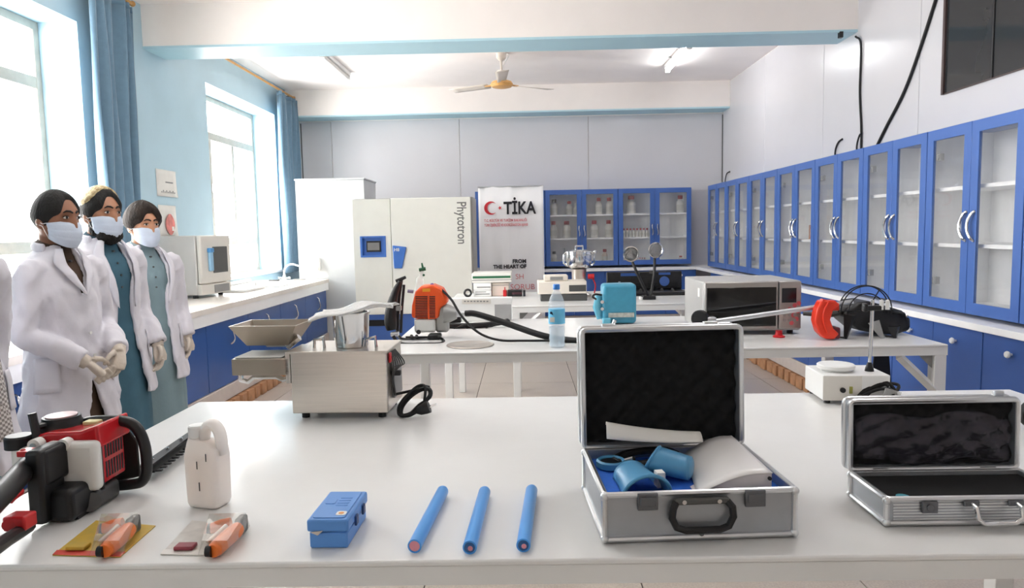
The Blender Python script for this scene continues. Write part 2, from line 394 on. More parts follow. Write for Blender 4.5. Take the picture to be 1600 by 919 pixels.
for x, y_, lit, lab in ((-2.2, 8.0, False, 'unlit fluorescent ceiling lamp near the blue wall'), (1.88, 8.0, True, 'bright fluorescent ceiling lamp near the white panelled wall'), (-1.2, 2.4, True, 'unseen lamp added on the near ceiling to light the tables, left of the camera'), (1.4, 2.4, True, 'unseen lamp added on the near ceiling to light the tables, right of the camera')):  # both near lamps are unseen, added to brighten the table tops
    t = thing('fluorescent_lamp', lab, 'ceiling lamp', (x, y_, ZC), 0, 'fluorescent ceiling lamps')
    MB().box(-.04, .04, 0, 1.2, -.045, 0).build('housing', M_CARC, t, bevel=.006)
    MB().cyl((0, .03, -.068), (0, 1.17, -.068), .024, n=12).build('tube', (M_TUBEDIM if y_ > 5 else M_TUBE) if lit else M_TUBEOFF, t)
    for y in (0, 1.165): MB().box(-.03, .03, y, y+.035, -.10, -.04).build('end_cap', M_WHITEP, t, bevel=.004)
    for y in (.3, .75): MB().box(-.075, -.04, y, y+.02, -.012, 0).build('mounting_tab', M_GREYP, t)
# ---------------------------------------------------------------- cables on the right wall
def cable(pts, r, label): tag(MB().tube(spline(pts, 8), r, 8).build('wall_cable', M_RUBBER), label, 'cable', 'black cables on the panelled wall')
X = XR-.012
cable([(X-.02, 6.36, 3.09), (X, 6.3, 3.0), (X, 6.30, 2.6), (X, 6.26, 2.3), (X, 6.25, 2.05)], .009, 'black cable hanging straight down from the end of the near beam')
cable([(X, 5.12, 3.2), (X, 5.2, 3.02), (X, 5.53, 2.52), (X, 5.85, 2.22), (X, 6.03, 2.05)], .012, 'long slanting black cable running up past the dark window')
cable([(X, 6.76, 2.05), (X, 6.76, 2.15), (X, 6.70, 2.22), (X, 6.62, 2.24)], .008, 'short curved black cable stub, the nearer of the two stubs left of the hanging cable')
cable([(X-.01, 6.30, 2.05), (X-.01, 6.31, 2.14), (X-.01, 6.27, 2.22), (X-.01, 6.23, 2.24)], .008, 'short black cable loop touching the hanging cable')
cable([(X, 10.37, 2.05), (X, 10.37, 2.13), (X, 10.3, 2.22), (X, 10.15, 2.24)], .007, 'thin dark cable stub above the farthest corner cabinet')

# ================================================================ cabinets
def s_handle(L_=.17, amp=.016, dep=.03):
    m = MB(); pts = [(amp*math.sin(2*PI*t), -dep*math.sin(PI*min(max(t*1.0, .0), 1))**.35 if 0 < t < 1 else 0, L_*(t-.5)) for t in [i/14 for i in range(15)]]
    m.tube(pts, .0075, 8); return m
def bow_handle(L_=.17, amp=-.034, dep=.022):
    m = MB(); pts = [(amp*(math.sin(PI*t)-.5), -dep*math.sin(PI*t)**.35 if 0 < t < 1 else 0, L_*(t-.5)) for t in [i/14 for i in range(15)]]
    m.tube(pts, .008, 8); return m
def wall_cabinet(w_, h_, d_, hnd, hinge=True):
    """glazed two-door wall unit; front faces -Y at y = 0, x 0..w_, z 0..h_"""
    t = thing('wall_cabinet', 'x', 'cabinet')
    th = .018; y0 = .02
    MB().box(0, th, y0, d_, 0, h_).box(w_-th, w_, y0, d_, 0, h_).box(th, w_-th, y0, d_, 0, th).box(th, w_-th, y0, d_, h_-th, h_).build('carcass', M_CAB, t)
    MB().box(th, th+.004, y0+.01, d_-.012, th, h_-th).box(w_-th-.004, w_-th, y0+.01, d_-.012, th, h_-th).box(th+.004, w_-th-.004, y0+.01, d_-.012, th, th+.004).build('lining', M_CARC, t)
    MB().box(th, w_-th, d_-.012, d_, th, h_-th).build('back_panel', M_CARC, t)
    for z in (h_*.355, h_*.665):
        MB().box(th+.004, w_-th-.004, .05, d_-.012, z-.011, z+.011).build('shelf', M_CARC, t)
    for k in (0, 1):
        x0 = .002 if k == 0 else w_/2+.0015; x1 = w_/2-.0015 if k == 0 else w_-.002
        d = MB().frame(x0, x1, .003, h_-.003, .066, 0, .019).build('door', M_CAB, t, bevel=.002, seg=1)
        MB().box(x0+.058, x1-.058, .008, .012, .06, h_-.06).build('pane', M_GLASS, d, smooth=False)
        hx = x1-.035 if k == 0 else x0+.035
        hnd().build('handle', M_CHROME, d, loc=(hx, 0, h_*.46))
        if hinge:
            for z in (.17, h_-.17):
                xx = x0+.072 if k == 0 else x1-.072
                MB().box(xx-.022, xx+.022, .024, .05, z-.022, z+.022).cyl((xx, .02, z), (xx, .026, z), .018, n=10).build('hinge', M_GREYP, d)
    return t
HW = 1.10; UZ = .925
UY = [9.76, 8.9, 8.01, 7.13, 6.22, 5.35, 4.52, 3.64]     # boundaries of the run on the right wall
names_r = ['first glazed blue wall cabinet of the right run, in the far corner', 'second glazed blue wall cabinet from the far corner on the right wall', 'third glazed blue wall cabinet from the far corner on the right wall',
  'fourth glazed blue wall cabinet on the right wall, holding an orange carton', 'fifth glazed blue wall cabinet on the right wall, with a leaning grey sheet inside', 'sixth glazed blue wall cabinet on the right wall, empty, below the black cables', 'large empty glazed blue wall cabinet nearest the right edge', 'blue wall cabinet cut off by the right edge of the picture']
edges = UY+[2.74]
for k in range(8):
    t = wall_cabinet(edges[k]-edges[k+1]-.004, HW, .41, bow_handle if k > 2 else bow_handle)
    t.location = (2.55, edges[k]-.002, UZ); t.rotation_euler = (0, 0, R(-90)); tag(t, names_r[k], 'cabinet', 'glazed wall cabinets along the right wall')
UX = [-.67, .33, 1.375, 2.42]
names_b = ['glazed blue wall cabinet mostly hidden behind the printed banner', 'glazed blue wall cabinet on the back wall holding red-capped bottles, next to the banner', 'glazed blue wall cabinet on the back wall holding a row of small vials']
for k in range(3):
    t = wall_cabinet(UX[k+1]-UX[k]-.004, 1.09, .40, lambda: s_handle(.16, .006), False)
    t.location = (UX[k]+.002, 10.14, .94); tag(t, names_b[k], 'cabinet', 'glazed wall cabinets on the back wall')

# ---------------------------------------------------------------- base cabinets, worktops
def base_cabinet(w_, h_, d_, doors, hd, hz, m):
    t = thing('base_cabinet', 'x', 'cabinet')
    MB().box(0, w_, .02, d_, 0, h_).build('body', m, t)
    for k in range(doors):
        x0 = w_*k/doors+.0025; x1 = w_*(k+1)/doors-.0025
        d = MB().box(x0, x1, 0, .019, .003, h_-.003).build('door', m, t, bevel=.002, seg=1)
        hd((x0+x1)/2, hz).build('knob' if doors > 1 else 'handle', M_WHITEP if doors > 1 else M_CHROME, d)
    return t
def knob(x, z):
    return MB().lathe([(.006, 0), (.006, .012), (.016, .016), (.019, .024), (.014, .032), (0, .034)], 14, Matrix.Translation((x, 0, z)) @ Matrix.Rotation(R(90), 4, 'X'))
k0 = 0
near = ['at the far end', 'second from the far end', 'third from the far end', 'fourth from the far end', 'behind the white table leg', 'beside the front table corner', 'at the right edge of the picture', 'nearest the camera']
for k in range(8):
    ya = 9.30-k*.918
    t = base_cabinet(.914, .63, .46, 2, knob, .545, M_CABLOW); t.location = (2.47, ya, .235); t.rotation_euler = (0, 0, R(-90))
    tag(t, 'dark blue base cabinet of the right run, '+near[k], 'cabinet', 'base cabinets under the right worktop')
for k in range(4):
    t = base_cabinet(.86, .63, .5, 2, knob, .555, M_CABLOW); t.location = (-1.0+k*.864, 10.0, .235)
    tag(t, 'dark blue base cabinet on the back wall, '+['hidden behind the white growth cabinet', 'behind the banner', 'behind the steel grinder', 'behind the black tool case'][k], 'cabinet', 'base cabinets on the back wall')
tag(MB().box(2.44, XR-.003, 1.9, YB-.003, .867, .905).build('worktop', M_CARC, bevel=.003), 'long white worktop under the wall cabinets on the right wall', 'worktop')
tag(MB().box(-1.0, 2.438, 9.96, YB-.003, .867, .905).build('worktop', M_CARC, bevel=.003), 'white worktop along the back wall under the bottle cabinets', 'worktop')
# concrete plinth on open hollow bricks under the right and left runs
M_PLINTH = mat('pale_concrete', '#cfc4bd', .8, var=.05, scale=12, bump=.1); M_BRICK = mat('fired_clay_brick', '#b98a66', .85, var=.2, scale=10, bump=.2)
M_MORT = mat('grey_mortar', '#8c8177', .9, bump=.2)
def plinth(x0, x1, y0, y1, face, label):
    t = thing('brick_plinth', label, 'plinth', (x0, y0, 0))
    W = x1-x0; Ln = y1-y0
    MB().box(0, W, 0, Ln, .115, .233).build('slab', M_PLINTH, t, bevel=.004)
    MB().box(.05 if face < 0 else 0, W if face < 0 else W-.05, 0, Ln, 0, .114).build('mortar', M_MORT, t)
    n = int(Ln/.15); src = None; rr = random.Random(3)
    for k in range(n):
        xx = .012 if face < 0 else W-.012
        loc = (xx+rr.uniform(-.01, .01), .01+k*.15, .0); rot = (0, 0, rr.uniform(-.08, .08))
        if src is None: src = MB().box(-.045, .045, 0, .115, .002, .108).build('brick', M_BRICK, t, bevel=.004, seg=1, loc=loc, rot=rot)
        else: inst(src, 'brick', t, loc, rot)
plinth(2.47, 2.93, 1.96, 9.95, -1, 'concrete and brick plinth under the right-hand base cabinets')
plinth(-3.34, -2.45, 1.96, 8.72, 1, 'concrete and brick plinth under the left-hand base cabinets')
tag(MB().box(-1.0, 2.46, 10.02, YB-.005, 0, .233).build('plinth', M_PLINTH), 'concrete plinth under the back wall base cabinets', 'plinth')
# left run
lab = ['nearest the camera', 'second from the camera', 'third from the camera', 'just before the oven', 'below the oven', 'third from the tall white cabinet', 'second from the tall white cabinet', 'touching the tall white cabinet']
M_LCAB = mat('deep_blue_laminate', '#33589a', .25, var=.05, scale=3)
for k in range(8):
    y0 = 2.02+k*.836
    t = base_cabinet(.832, .535, .85, 1, lambda x, z: s_handle(.15, .014).__class__.add(MB(), [(v[0]+x+.03, v[1], v[2]+z) for v in s_handle(.15, .014).v], s_handle(.15, .014).f), .40, M_LCAB)
    t.location = (-2.46, y0, .235); t.rotation_euler = (0, 0, R(90)); tag(t, 'deep blue base cabinet of the left run, '+lab[k], 'cabinet', 'base cabinets under the left worktop')
M_MARB = mat('cream_marble', '#e2d9cf', .3, scale=4, col2='#efe9e2'); 
m = MB().box(-3.345, -2.43, 1.98, 7.5, .862, .905).box(-3.345, -3.22, 7.5, 8.35, .862, .905).box(-2.62, -2.43, 7.5, 8.35, .862, .905).box(-3.345, -2.43, 8.35, 8.74, .862, .905)
t = tag(m.build('marble_worktop', M_MARB, smooth=False), 'long cream marble worktop with a sink under the left windows', 'worktop')
MB().box(-2.455, -2.435, 1.98, 8.74, .772, .862).build('front_band', M_CARC, t)
MB().box(-3.345, -2.46, 1.98, 8.74, .772, .80).build('support_board', M_CARC, t)
# sink and tap
t = thing('sink', 'white sink basin let into the far end of the marble worktop', 'sink', (-2.92, 7.925, .905))
MB().frame(-.3, .3, -.425, .425, .03, 0, .008, Matrix(((1, 0, 0, 0), (0, 0, 1, 0), (0, 1, 0, 0), (0, 0, 0, 1)))).build('rim', M_WHITEP, t, bevel=.003)
MB().box(-.285, .285, -.41, .41, -.095, -.085).box(-.285, -.275, -.41, .41, -.095, 0).box(.275, .285, -.41, .41, -.095, 0).box(-.285, .285, -.41, -.40, -.095, 0).box(-.285, .285, .40, .41, -.095, 0).build('basin', M_WHITEP, t)
MB().cyl((0, 0, -.085), (0, 0, -.082), .03).build('drain', M_CHROME, t)
t = thing('tap', 'white swan-neck tap beside the tall white cabinet', 'tap', (-2.93, 8.58, .906))
MB().lathe([(.035, 0), (.035, .012), (.018, .02), (.018, .06), (.012, .07)]).build('base', M_WHITEP, t)
MB().tube([(0, 0, .06), (0, 0, .10)]+[(x, y, z) for x, y, z in arc((.10, 0, .10), .10, 180, 60, 10)]+[(.19, 0, .175)], .011, 10).build('spout', M_WHITEP, t)
MB().cyl((-.055, 0, .03), (.055, 0, .03), .012, n=10).box(-.075, -.05, -.008, .008, .02, .045).box(.05, .075, -.008, .008, .02, .045).build('lever', M_CHROME, t, bevel=.003)
for dx, dy in ((-.16, 0.0), (.18, .06)): MB().box(dx-.06, dx+.06, dy-.02, dy+.02, 0, .012).build('seal_plate', M_DKGREY, t) if False else None
tag(MB().box(-3.10, -2.98, 8.50, 8.56, .906, .922).build('soap_bar', M_DKGREY, bevel=.005), 'dark sponge lying left of the swan-neck tap', 'sponge')
tag(MB().box(-2.84, -2.70, 8.63, 8.68, .906, .918).build('scrub_pad', M_GREYP, bevel=.004), 'grey scrubbing pad lying right of the swan-neck tap', 'pad')
tag(MB().prism(rrect(-3.14, -2.72, 6.85, 7.40, .05), .906, .93).build('drain_board', M_WHITEP, bevel=.006), 'flat white draining board lying beside the sink', 'board')
tag(MB().cyl((-3.25, 7.1, .93), (-3.25, 8.3, .93), .022, n=12).build('white_pipe', M_WHITEP), 'white pipe lying along the back of the worktop under the far window', 'pipe')
# oven
t = thing('laboratory_oven', 'grey-white laboratory drying oven with a small window, on the marble worktop', 'oven', (-2.86, 6.22, .905), 82)
# local: front door faces -Y -> turned to +X ; width x, depth y
M_OVEN = mat('light_grey_enamel', '#d2d0cd', .45, var=.02); M_OVEN2 = mat('warm_white_enamel', '#dedad2', .45, var=.02)
MB().box(0, .48, .05, .56, .03, .565).build('body', M_OVEN, t, bevel=.012)
d = MB().box(.0, .48, 0, .042, .13, .563).build('door', M_OVEN2, t, bevel=.012)
MB().box(.18, .42, -.004, .006, .22, .46).build('window', M_DKGREY, d, bevel=.004)
MB().box(.1, .15, -.03, 0, .24, .42).build('handle', mat('pale_blue_plastic', '#8fb9d6', .4), d, bevel=.008)
MB().box(.095, .155, -.035, 0, .41, .45).build('handle_cap', mat('blue_plastic_clip', '#4f8fc7', .4), d, bevel=.005)
MB().box(.0, .48, .01, .05, .03, .125).build('control_panel', M_OVEN2, t, bevel=.005)
MB().box(.2, .44, .004, .012, .04, .11).build('display', M_GREYP, t)
for k in range(9): MB().box(-.002, .003, .30+k*.02, .308+k*.02, .06, .09).build('vent_slot', M_GREYP, t)
for x in (.04, .44):
    for y in (.1, .5): MB().cyl((x, y, 0), (x, y, .032), .022, n=10).build('foot', M_BLACK, t)
# ---------------------------------------------------------------- tall cabinet, growth cabinet, banner
t = thing('tall_cabinet', 'tall plain white cabinet standing at the end of the left worktop', 'cabinet', (-2.80, 8.76, 0))
MB().box(0, .85, 0, .7, 0, 2.13).build('carcass', mat('tall_cabinet_paint', '#cfd1d2', .4, var=.02), t, bevel=.004)
MB().box(-.012, .862, -.012, .71, 2.13, 2.15).build('top_panel', MATS['tall_cabinet_paint'], t, bevel=.004)
MB().box(.0, .85, -.003, 0, .91, 2.12).build('front_panel', MATS['tall_cabinet_paint'], t)
t = thing('soap_dispenser', 'small white soap dispenser on the tall white cabinet', 'dispenser', (-2.56, 8.752, 1.01))
MB().prism(rrect(-.04, .04, 0, .17, .03), .0, .06, ROTX).build('body', M_WHITEP, t, bevel=.008)
MB().box(-.025, .025, -.075, -.055, .01, .05).build('lever', M_OVEN, t, bevel=.004)
t = thing('growth_cabinet', 'large white plant growth cabinet lettered Phytotron with blue display recess', 'growth cabinet', (-1.915, 8.0, 0))
W = 1.335; M_PHY = mat('cream_white_enamel', '#eeede4', .3, var=.015); M_PBLUE = mat('bright_blue_plastic', '#3f74c8', .4, var=.05)
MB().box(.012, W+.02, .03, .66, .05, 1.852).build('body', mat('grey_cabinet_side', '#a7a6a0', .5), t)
MB().box(.0, W, 0.0, .03, .05, .53).build('lower_panel', M_CAB, t)
MB().box(.12, .5, -.006, 0, .40, .47).build('vent_grille', M_BLACK, t)
mm = MB()
for (x0, x1, z0, z1) in ((0, .425, .535, 1.19), (0, .075, 1.19, 1.43), (.365, .425, 1.19, 1.43), (0, .425, 1.43, 1.845)): mm.box(x0, x1, -.02, .03, z0, z1)
mm.build('control_panel', M_PHY, t, smooth=False)
r_ = MB().frame(.075, .365, 1.19, 1.43, .022, -.03, -.018).build('display_recess', M_PBLUE, t)
MB().box(.06, W-.06, .05, .6, 0, .05).build('base', M_BLACK, t)
MB().box(.075, .365, .02, .028, 1.19, 1.43).box(.075, .085, -.018, .02, 1.19, 1.43).box(.355, .365, -.018, .02, 1.19, 1.43).box(.085, .355, -.018, .02, 1.19, 1.2).box(.085, .355, -.018, .02, 1.42, 1.43).build('recess_box', M_PBLUE, r_)
MB().box(.135, .30, .008, .022, 1.25, 1.375).build('bezel', M_BLACK, r_, bevel=.003)
MB().box(.15, .285, .003, .009, 1.27, 1.355).build('screen', mat('grey_display', '#8a8784', .2), r_)
d = MB().box(.432, W, -.025, .03, .535, 1.85).build('door', M_PHY, t, bevel=.006)
MB().prism([(.445, 1.32), (.60, 1.30), (.545, 1.06), (.455, 1.06)], .026, .055, ROTX).build('handle', M_PBLUE, d, bevel=.008)
text('H8', .05, M_WHITEP, d, (.46, -.0565, 1.255), bold=.001)
text('Phytotron', .15, mat('dark_grey_lettering', '#7b7b76', .6), d, (W-.15, -.0265, 1.80), rot=(R(90), R(90), 0), sx=.78, bold=.002)
t = thing('printed_banner', 'white roll-up banner with red crescent logo and black TIKA lettering', 'banner', (-.575, 9.36, 0))
MB().grid(lambda u, v: (.86*u, .006*math.sin(9*u+2*v)+.004*math.sin(23*u), .10+1.945*v), 24, 6).build('printed_sheet', mat('banner_vinyl', '#f3f3f5', .55, var=.02, scale=3), t, solid=.001)
MB().box(-.01, .87, -.04, .08, 0, .10).build('base_cassette', M_ALU, t, bevel=.01)
MB().cyl((-.005, 0, 2.045), (.865, 0, 2.045), .009, n=10).build('top_rail', M_ALU, t)
MB().cyl((.43, .04, .09), (.43, .03, 2.04), .01, n=8).build('support_pole', M_ALU, t)
M_LRED = mat('red_ink', '#cf2f3b', .6); M_LPINK = mat('pale_red_ink', '#d56a72', .6)
MW = Matrix.Translation((0, -.016, 0)) @ ROTX
cr = [(.165+.088*math.cos(R(a)), 1.765+.088*math.sin(R(a))) for a in range(42, 319, 12)] + [(.19+.07*math.cos(R(a)), 1.765+.07*math.sin(R(a))) for a in range(306, 53, -12)]
MB().prism(cr, 0, .001, MW).build('crescent_logo', M_LRED, t)
st = [(.285+(.03 if k % 2 == 0 else .012)*math.cos(R(180+36*k)), 1.765+(.03 if k % 2 == 0 else .012)*math.sin(R(180+36*k))) for k in range(10)]
MB().prism(st, 0, .001, MW).build('star_logo', M_LRED, t)
text('TİKA', .225, M_INK, t, (.335, -.0165, 1.685), bold=.006, sx=.79)
text('T.C. KÜLTÜR VE TURİZM BAKANLIĞI', .046, M_LPINK, t, (.075, -.0165, 1.585), bold=.001, sx=.74)
text('TÜRK İŞBİRLİĞİ VE KOORDİNASYON AJANSI', .046, M_LPINK, t, (.075, -.0165, 1.525), bold=.001, sx=.60)
text('FROM', .068, M_INK, t, (.62, -.0165, 1.035), bold=.003, align='RIGHT')
text('THE HEART OF', .068, M_INK, t, (.62, -.0165, .965), bold=.003, align='RIGHT', sx=.95)
text('SH', .10, M_LPINK, t, (.47, -.0165, .82), bold=-.001)
text('SORUB', .105, M_LPINK, t, (.40, -.0165, .68), bold=-.001)

# ================================================================ bottles and boxes inside the cabinets
M_BOT = mat('frosted_white_bottle', '#d9d7d0', .4, var=.03); M_CAPR = mat('dark_red_cap', '#a5202b', .4, var=.1); M_CAPG = mat('grey_cap', '#55504c', .4); M_LABL = mat('bottle_label', '#c9c8c0', .7)
M_AMB = mat('brown_tinted_bottle', '#c4b2a4', .4)
def bottle(x, y, z, h, r, cap, label, group, body=None):
    t = thing('reagent_bottle', label, 'bottle', (x, y, z), 0, group)
    MB().lathe([(0, 0), (r*.95, 0), (r, .01), (r, h*.55), (r*.85, h*.66), (r*.5, h*.75), (r*.48, h*.80)], 16).build('body', body or M_BOT, t)
    MB().lathe([(r*.62, h*.79), (r*.64, h*.8), (r*.64, h*.98), (r*.58, h), (0, h)], 14).build('cap', cap, t)
    MB().lathe([(r*1.012, h*.14), (r*1.012, h*.46)], 16).build('label_band', M_LABL, t)
bz = .94; sh = [bz+.03, bz+1.09*.355+.012, bz+1.09*.665+.012]; BY = 10.34
G = 'red-capped bottles in the back wall cabinets'
c1, c2, c3, c4 = 'first door from the banner', 'second door from the banner', 'third door from the banner', 'last back wall door'
for x, lev, h, r, cap, lab in (
    (.47, 2, .23, .052, M_CAPG, 'grey-capped white bottle on the top shelf behind the '+c1), (.69, 2, .20, .048, M_CAPR, 'red-capped white bottle on the top shelf behind the '+c1), (.79, 2, .16, .035, M_BOT, 'small plain white bottle on the top shelf behind the '+c1),
    (1.12, 2, .24, .048, M_CAPR, 'left red-capped bottle on the top shelf behind the '+c2), (1.27, 2, .24, .048, M_CAPR, 'right red-capped bottle on the top shelf behind the '+c2),
    (.455, 1, .25, .05, M_CAPR, 'left red-capped bottle on the middle shelf behind the '+c1), (.65, 1, .25, .062, M_CAPR, 'wide red-capped bottle on the middle shelf behind the '+c1),
    (1.05, 1, .25, .056, M_CAPR, 'left red-capped bottle on the middle shelf behind the '+c2), (1.26, 1, .25, .052, M_CAPR, 'right red-capped bottle on the middle shelf behind the '+c2),
    (.46, 0, .18, .04, M_CAPG, 'grey-capped bottle on the bottom shelf behind the '+c1), (1.20, 0, .20, .042, M_CAPR, 'brownish bottle alone on the bottom shelf behind the '+c2),
    (1.59, 2, .26, .07, M_CAPR, 'widest red-capped bottle on the top shelf behind the '+c3), (2.30, 2, .25, .055, M_CAPR, 'red-capped bottle alone on the top shelf behind the '+c4), (2.31, 0, .08, .035, M_CAPR, 'tiny red-topped jar at the bottom behind the '+c4)):
    bottle(x, BY, sh[lev], h, r, cap, lab, G, M_AMB if 'brownish' in lab else None)
for k in range(8): bottle(1.475+k*.048, BY-.05, sh[1], .125, .021, M_CAPR, 'small red-capped vial in the middle shelf row behind the third back wall door', 'row of small red-capped vials')
for k in range(5): bottle(1.64+k*.034, BY-.05, sh[0], .065, .016, M_CAPR, 'short red-topped vial in the low row behind the gooseneck lamp', 'low row of red-topped vials')
# glassware at the bottom behind the first door
t = thing('measuring_cylinder', 'thin clear measuring cylinder on the bottom shelf behind the steel grinder', 'glassware', (.61, BY, sh[0]))
MB().lathe([(.035, 0), (.035, .012), (.014, .018), (.014, .22), (.016, .225)], 14).build('cylinder', glass('clear_glassware', '#eef2f2', .15, .06), t)
# contents on the right wall
def rc(x, yw, lev): return (2.75, yw, UZ+(.022, HW*.355+.012, HW*.665+.012)[lev])
M_CARTON = mat('orange_brown_carton', '#c98f66', .7, var=.1); M_TEALC = mat('teal_carton', '#7fb0ac', .6)
def carton(loc, d, m, label):
    t = thing('carton', label, 'box', loc)
    MB().box(-d[0]/2, d[0]/2, -d[1]/2, d[1]/2, 0, d[2]).build('box', m, t, bevel=.003)
    MB().box(-d[0]/2-.001, -d[0]/2, -d[1]/3, d[1]/3, d[2]*.3, d[2]*.7).build('sticker', M_PAPER, t)
    return t
carton(rc(0, 6.50, 1), (.16, .26, .13), M_CARTON, 'orange-brown carton in the fourth right-hand wall cabinet')
carton((2.75, 6.48, UZ+HW*.355+.143), (.14, .24, .05), M_TEALC, 'flat teal carton lying on the orange-brown carton')
carton(rc(0, 9.02, 1), (.14, .16, .12), M_AMB, 'brown carton in the farthest right-hand wall cabinet')
carton((2.75, 9.02, UZ+HW*.355+.133), (.12, .14, .05), M_CAPR, 'small red box lying on the brown carton in the corner cabinet')
bottle(2.73, 9.05, UZ+.022, .11, .05, M_CAPG, 'dark-capped jar at the bottom of the farthest right-hand cabinet', 'jars in the right-hand wall cabinets')
bottle(2.73, 8.16, UZ+HW*.665+.012, .11, .03, M_CAPG, 'dark-capped jar on the top shelf of the second right-hand cabinet', 'jars in the right-hand wall cabinets')
bottle(2.73, 8.3, UZ+HW*.355+.012, .15, .045, M_BOT, 'white jar on the middle shelf of the second right-hand cabinet', 'jars in the right-hand wall cabinets')
for k in range(4):
    t = thing('dark_tray', 'dark tray hanging in a row at the top of the fourth right-hand cabinet', 'tray', (2.75, 6.33+k*.085, UZ+HW-.28), 0, 'row of dark trays')
    t.location.z = UZ+HW*.665+.012
    MB().lathe([(.03, 0), (.034, .14), (.038, .15)], 12).build('cup', M_BOT, t); MB().lathe([(.04, .148), (.042, .165), (0, .17)], 12).build('lid', M_DKGREY, t)
    t['label'] = 'white cup with dark lid on the top shelf above the orange-brown carton'; t['category'] = 'cup'; t['group'] = 'row of dark-lidded cups'; t.name = 'lidded_cup'
t = thing('leaning_sheet', 'grey sheet leaning inside the fifth right-hand wall cabinet', 'sheet', (2.72, 5.62, UZ+HW*.355+.012))
MB().box(-.005, .005, -.10, .10, 0, .36).build('board', M_OVEN, t, rot=(R(-14), R(8), 0))
MB().box(-.0065, -.0055, -.08, .08, .04, .32).build('print', M_GREYP, t, rot=(R(-14), R(8), 0))

# ================================================================ tables
def table(x0, x1, y0, y1, z, label, legs_y=None, nleg=3, leg=.055, apron=.05, midx=None, braces=None):
    t = thing('steel_table', label, 'table', ((x0+x1)/2, (y0+y1)/2, 0))
    W, D = (x1-x0)/2, (y1-y0)/2
    MB().box(-W, W, -D, D, z-.012, z).build('top', M_TABLE, t, bevel=.004)
    for ya, yb in ((-D+.003, -D+.04), (D-.04, D-.003)): MB().box(-W, W, ya, yb, z-apron, z-.012).build('long_rail', M_TABLE, t)
    for xa, xb in ((-W+.003, -W+.04), (W-.04, W-.003)): MB().box(xa, xb, -D+.04, D-.04, z-apron, z-.012).build('end_rail', M_TABLE, t)
    xs = [-W+.003, W-.003-leg] if nleg == 2 else [-W+.003, (midx if midx is not None else -leg/2+.02), W-.003-leg]
    for x in xs:
        for y in (-D+.003, D-.003-leg):
            MB().box(x, x+leg, y, y+leg, 0, z-apron).build('leg', M_TABLE, t, bevel=.003)
    for y in (-D+.006, D-.036):
        for xa, sx in (braces if braces is not None else ((W-.03, 1), (-W+.03, -1))):
            MB().tube([(xa, y+.015, z-apron-.18), (xa-sx*.18, y+.015, z-apron-.005)], .028, 4, flat=.7).build('brace', M_TABLE, t, smooth=False)
            MB().prism([(xa-sx*.0, z-apron), (xa-sx*.09, z-apron), (xa-sx*.0, z-apron-.09)], -y-.022, -y-.016, ROTX).build('gusset', M_GREYP, t)
    return t
TZ = .9
table(-1.10, 1.60, 1.14, 2.31, TZ, 'wide white steel table in the foreground carrying the tools and aluminium cases', nleg=2, leg=.06, apron=.045)
table(-.66, 1.93, 3.20, 4.42, TZ, 'white steel table in the middle of the room carrying the microwave', apron=.05, nleg=3, braces=((1.265, 1),))
table(-.6, 1.47, 5.18, 6.35, TZ, 'farthest white steel table carrying the grinder and lamp', apron=.05, nleg=3, midx=-.52, braces=((1.005, 1), (-.49, -1)))

# ================================================================ things on the front table
# ---- oil press
t = thing('oil_press', 'stainless steel oil press with a round hopper and a side tray', 'oil press', (-.555, 2.06, TZ), -2)
MB().box(-.145, .145, 0, .21, .018, .203).build('housing', M_STEEL, t, bevel=.003)
MB().box(-.149, .149, -.004, .213, .198, .206).build('lid_plate', M_STEEL, t, bevel=.002)
for x in (-.115, .12):
    for y in (.03, .18): MB().cyl((x, y, 0), (x, y, .02), .012, n=12).build('foot', M_BLACK, t)
p = MB().lathe([(.046, .0), (.05, .004), (.053, .03), (.056, .10), (.06, .108), (.055, .108), (.052, .1), (.045, .004), (0, .004)], 28).build('hopper', M_CHROME, t, loc=(.018, .09, .205))
for x in (-.075, .085):
    MB().tube([(x-.016, .06, .205), (x-.014, .06, .232), (x+.014, .06, .24), (x+.016, .06, .205)], .005, 8).build('lifting_handle', M_CHROME, t)
# upper feed pan on the left
def pan(n0, m0, m1, z0, z1, th):
    m = MB(); q = lambda e, z: [(x, y, z) for x, y in ((-e[0], -e[1]), (e[0], -e[1]), (e[0], e[1]), (-e[0], e[1]))]
    vs = q(m0, z0)+q(m1, z1)+q((m1[0]-th, m1[1]-th), z1)+q((m0[0]-th, m0[1]-th), z0+th); fs = [(3, 2, 1, 0), (12, 13, 14, 15)]
    for a in (0, 4, 8):
        for k in range(4): l = (k+1) % 4; fs.append((a+k, a+l, a+4+l, a+4+k))
    return m.add(vs, fs)
o = pan(0, (.065, .05), (.105, .085), 0, .065, .004).build('feed_pan', mat('dull_pan_steel', '#a69b8e', .35, .9, var=.06), t, loc=(-.245, .13, .213), smooth=False)
pan(0, (.03, .03), (.034, .034), 0, .008, .002).build('outlet', M_CHROME, o, loc=(.02, 0, -.008), smooth=False)
MB().tube([(-.19, .1, .205), (-.165, .1, .225), (-.15, .1, .235)], .011, 10).build('clamp', M_CHROME, t)
MB().box(-.325, -.15, .0, .15, .135, .185).build('collecting_box', MATS['dull_pan_steel'], t, bevel=.002)
MB().box(-.32, -.175, .01, .14, .186, .1885).build('paper_cover', M_PAPER, t)
MB().tube([(-.315, .03, .135), (-.31, .03, .115), (-.29, .03, .11), (-.27, .03, .125), (-.2, .03, .125), (-.18, .03, .115), (-.165, .03, .12)], .008, 8, flat=1.4).build('bracket', M_CHROME, t)
MB().box(-.16, -.146, .0, .15, .11, .205).build('mounting_flange', M_STEEL, t)
MB().box(.146, .152, .02, .045, .165, .195).build('power_switch', M_RED, t, bevel=.003)
MB().box(.146, .154, .06, .17, .05, .16).build('vent_plate', M_GREYP, t)
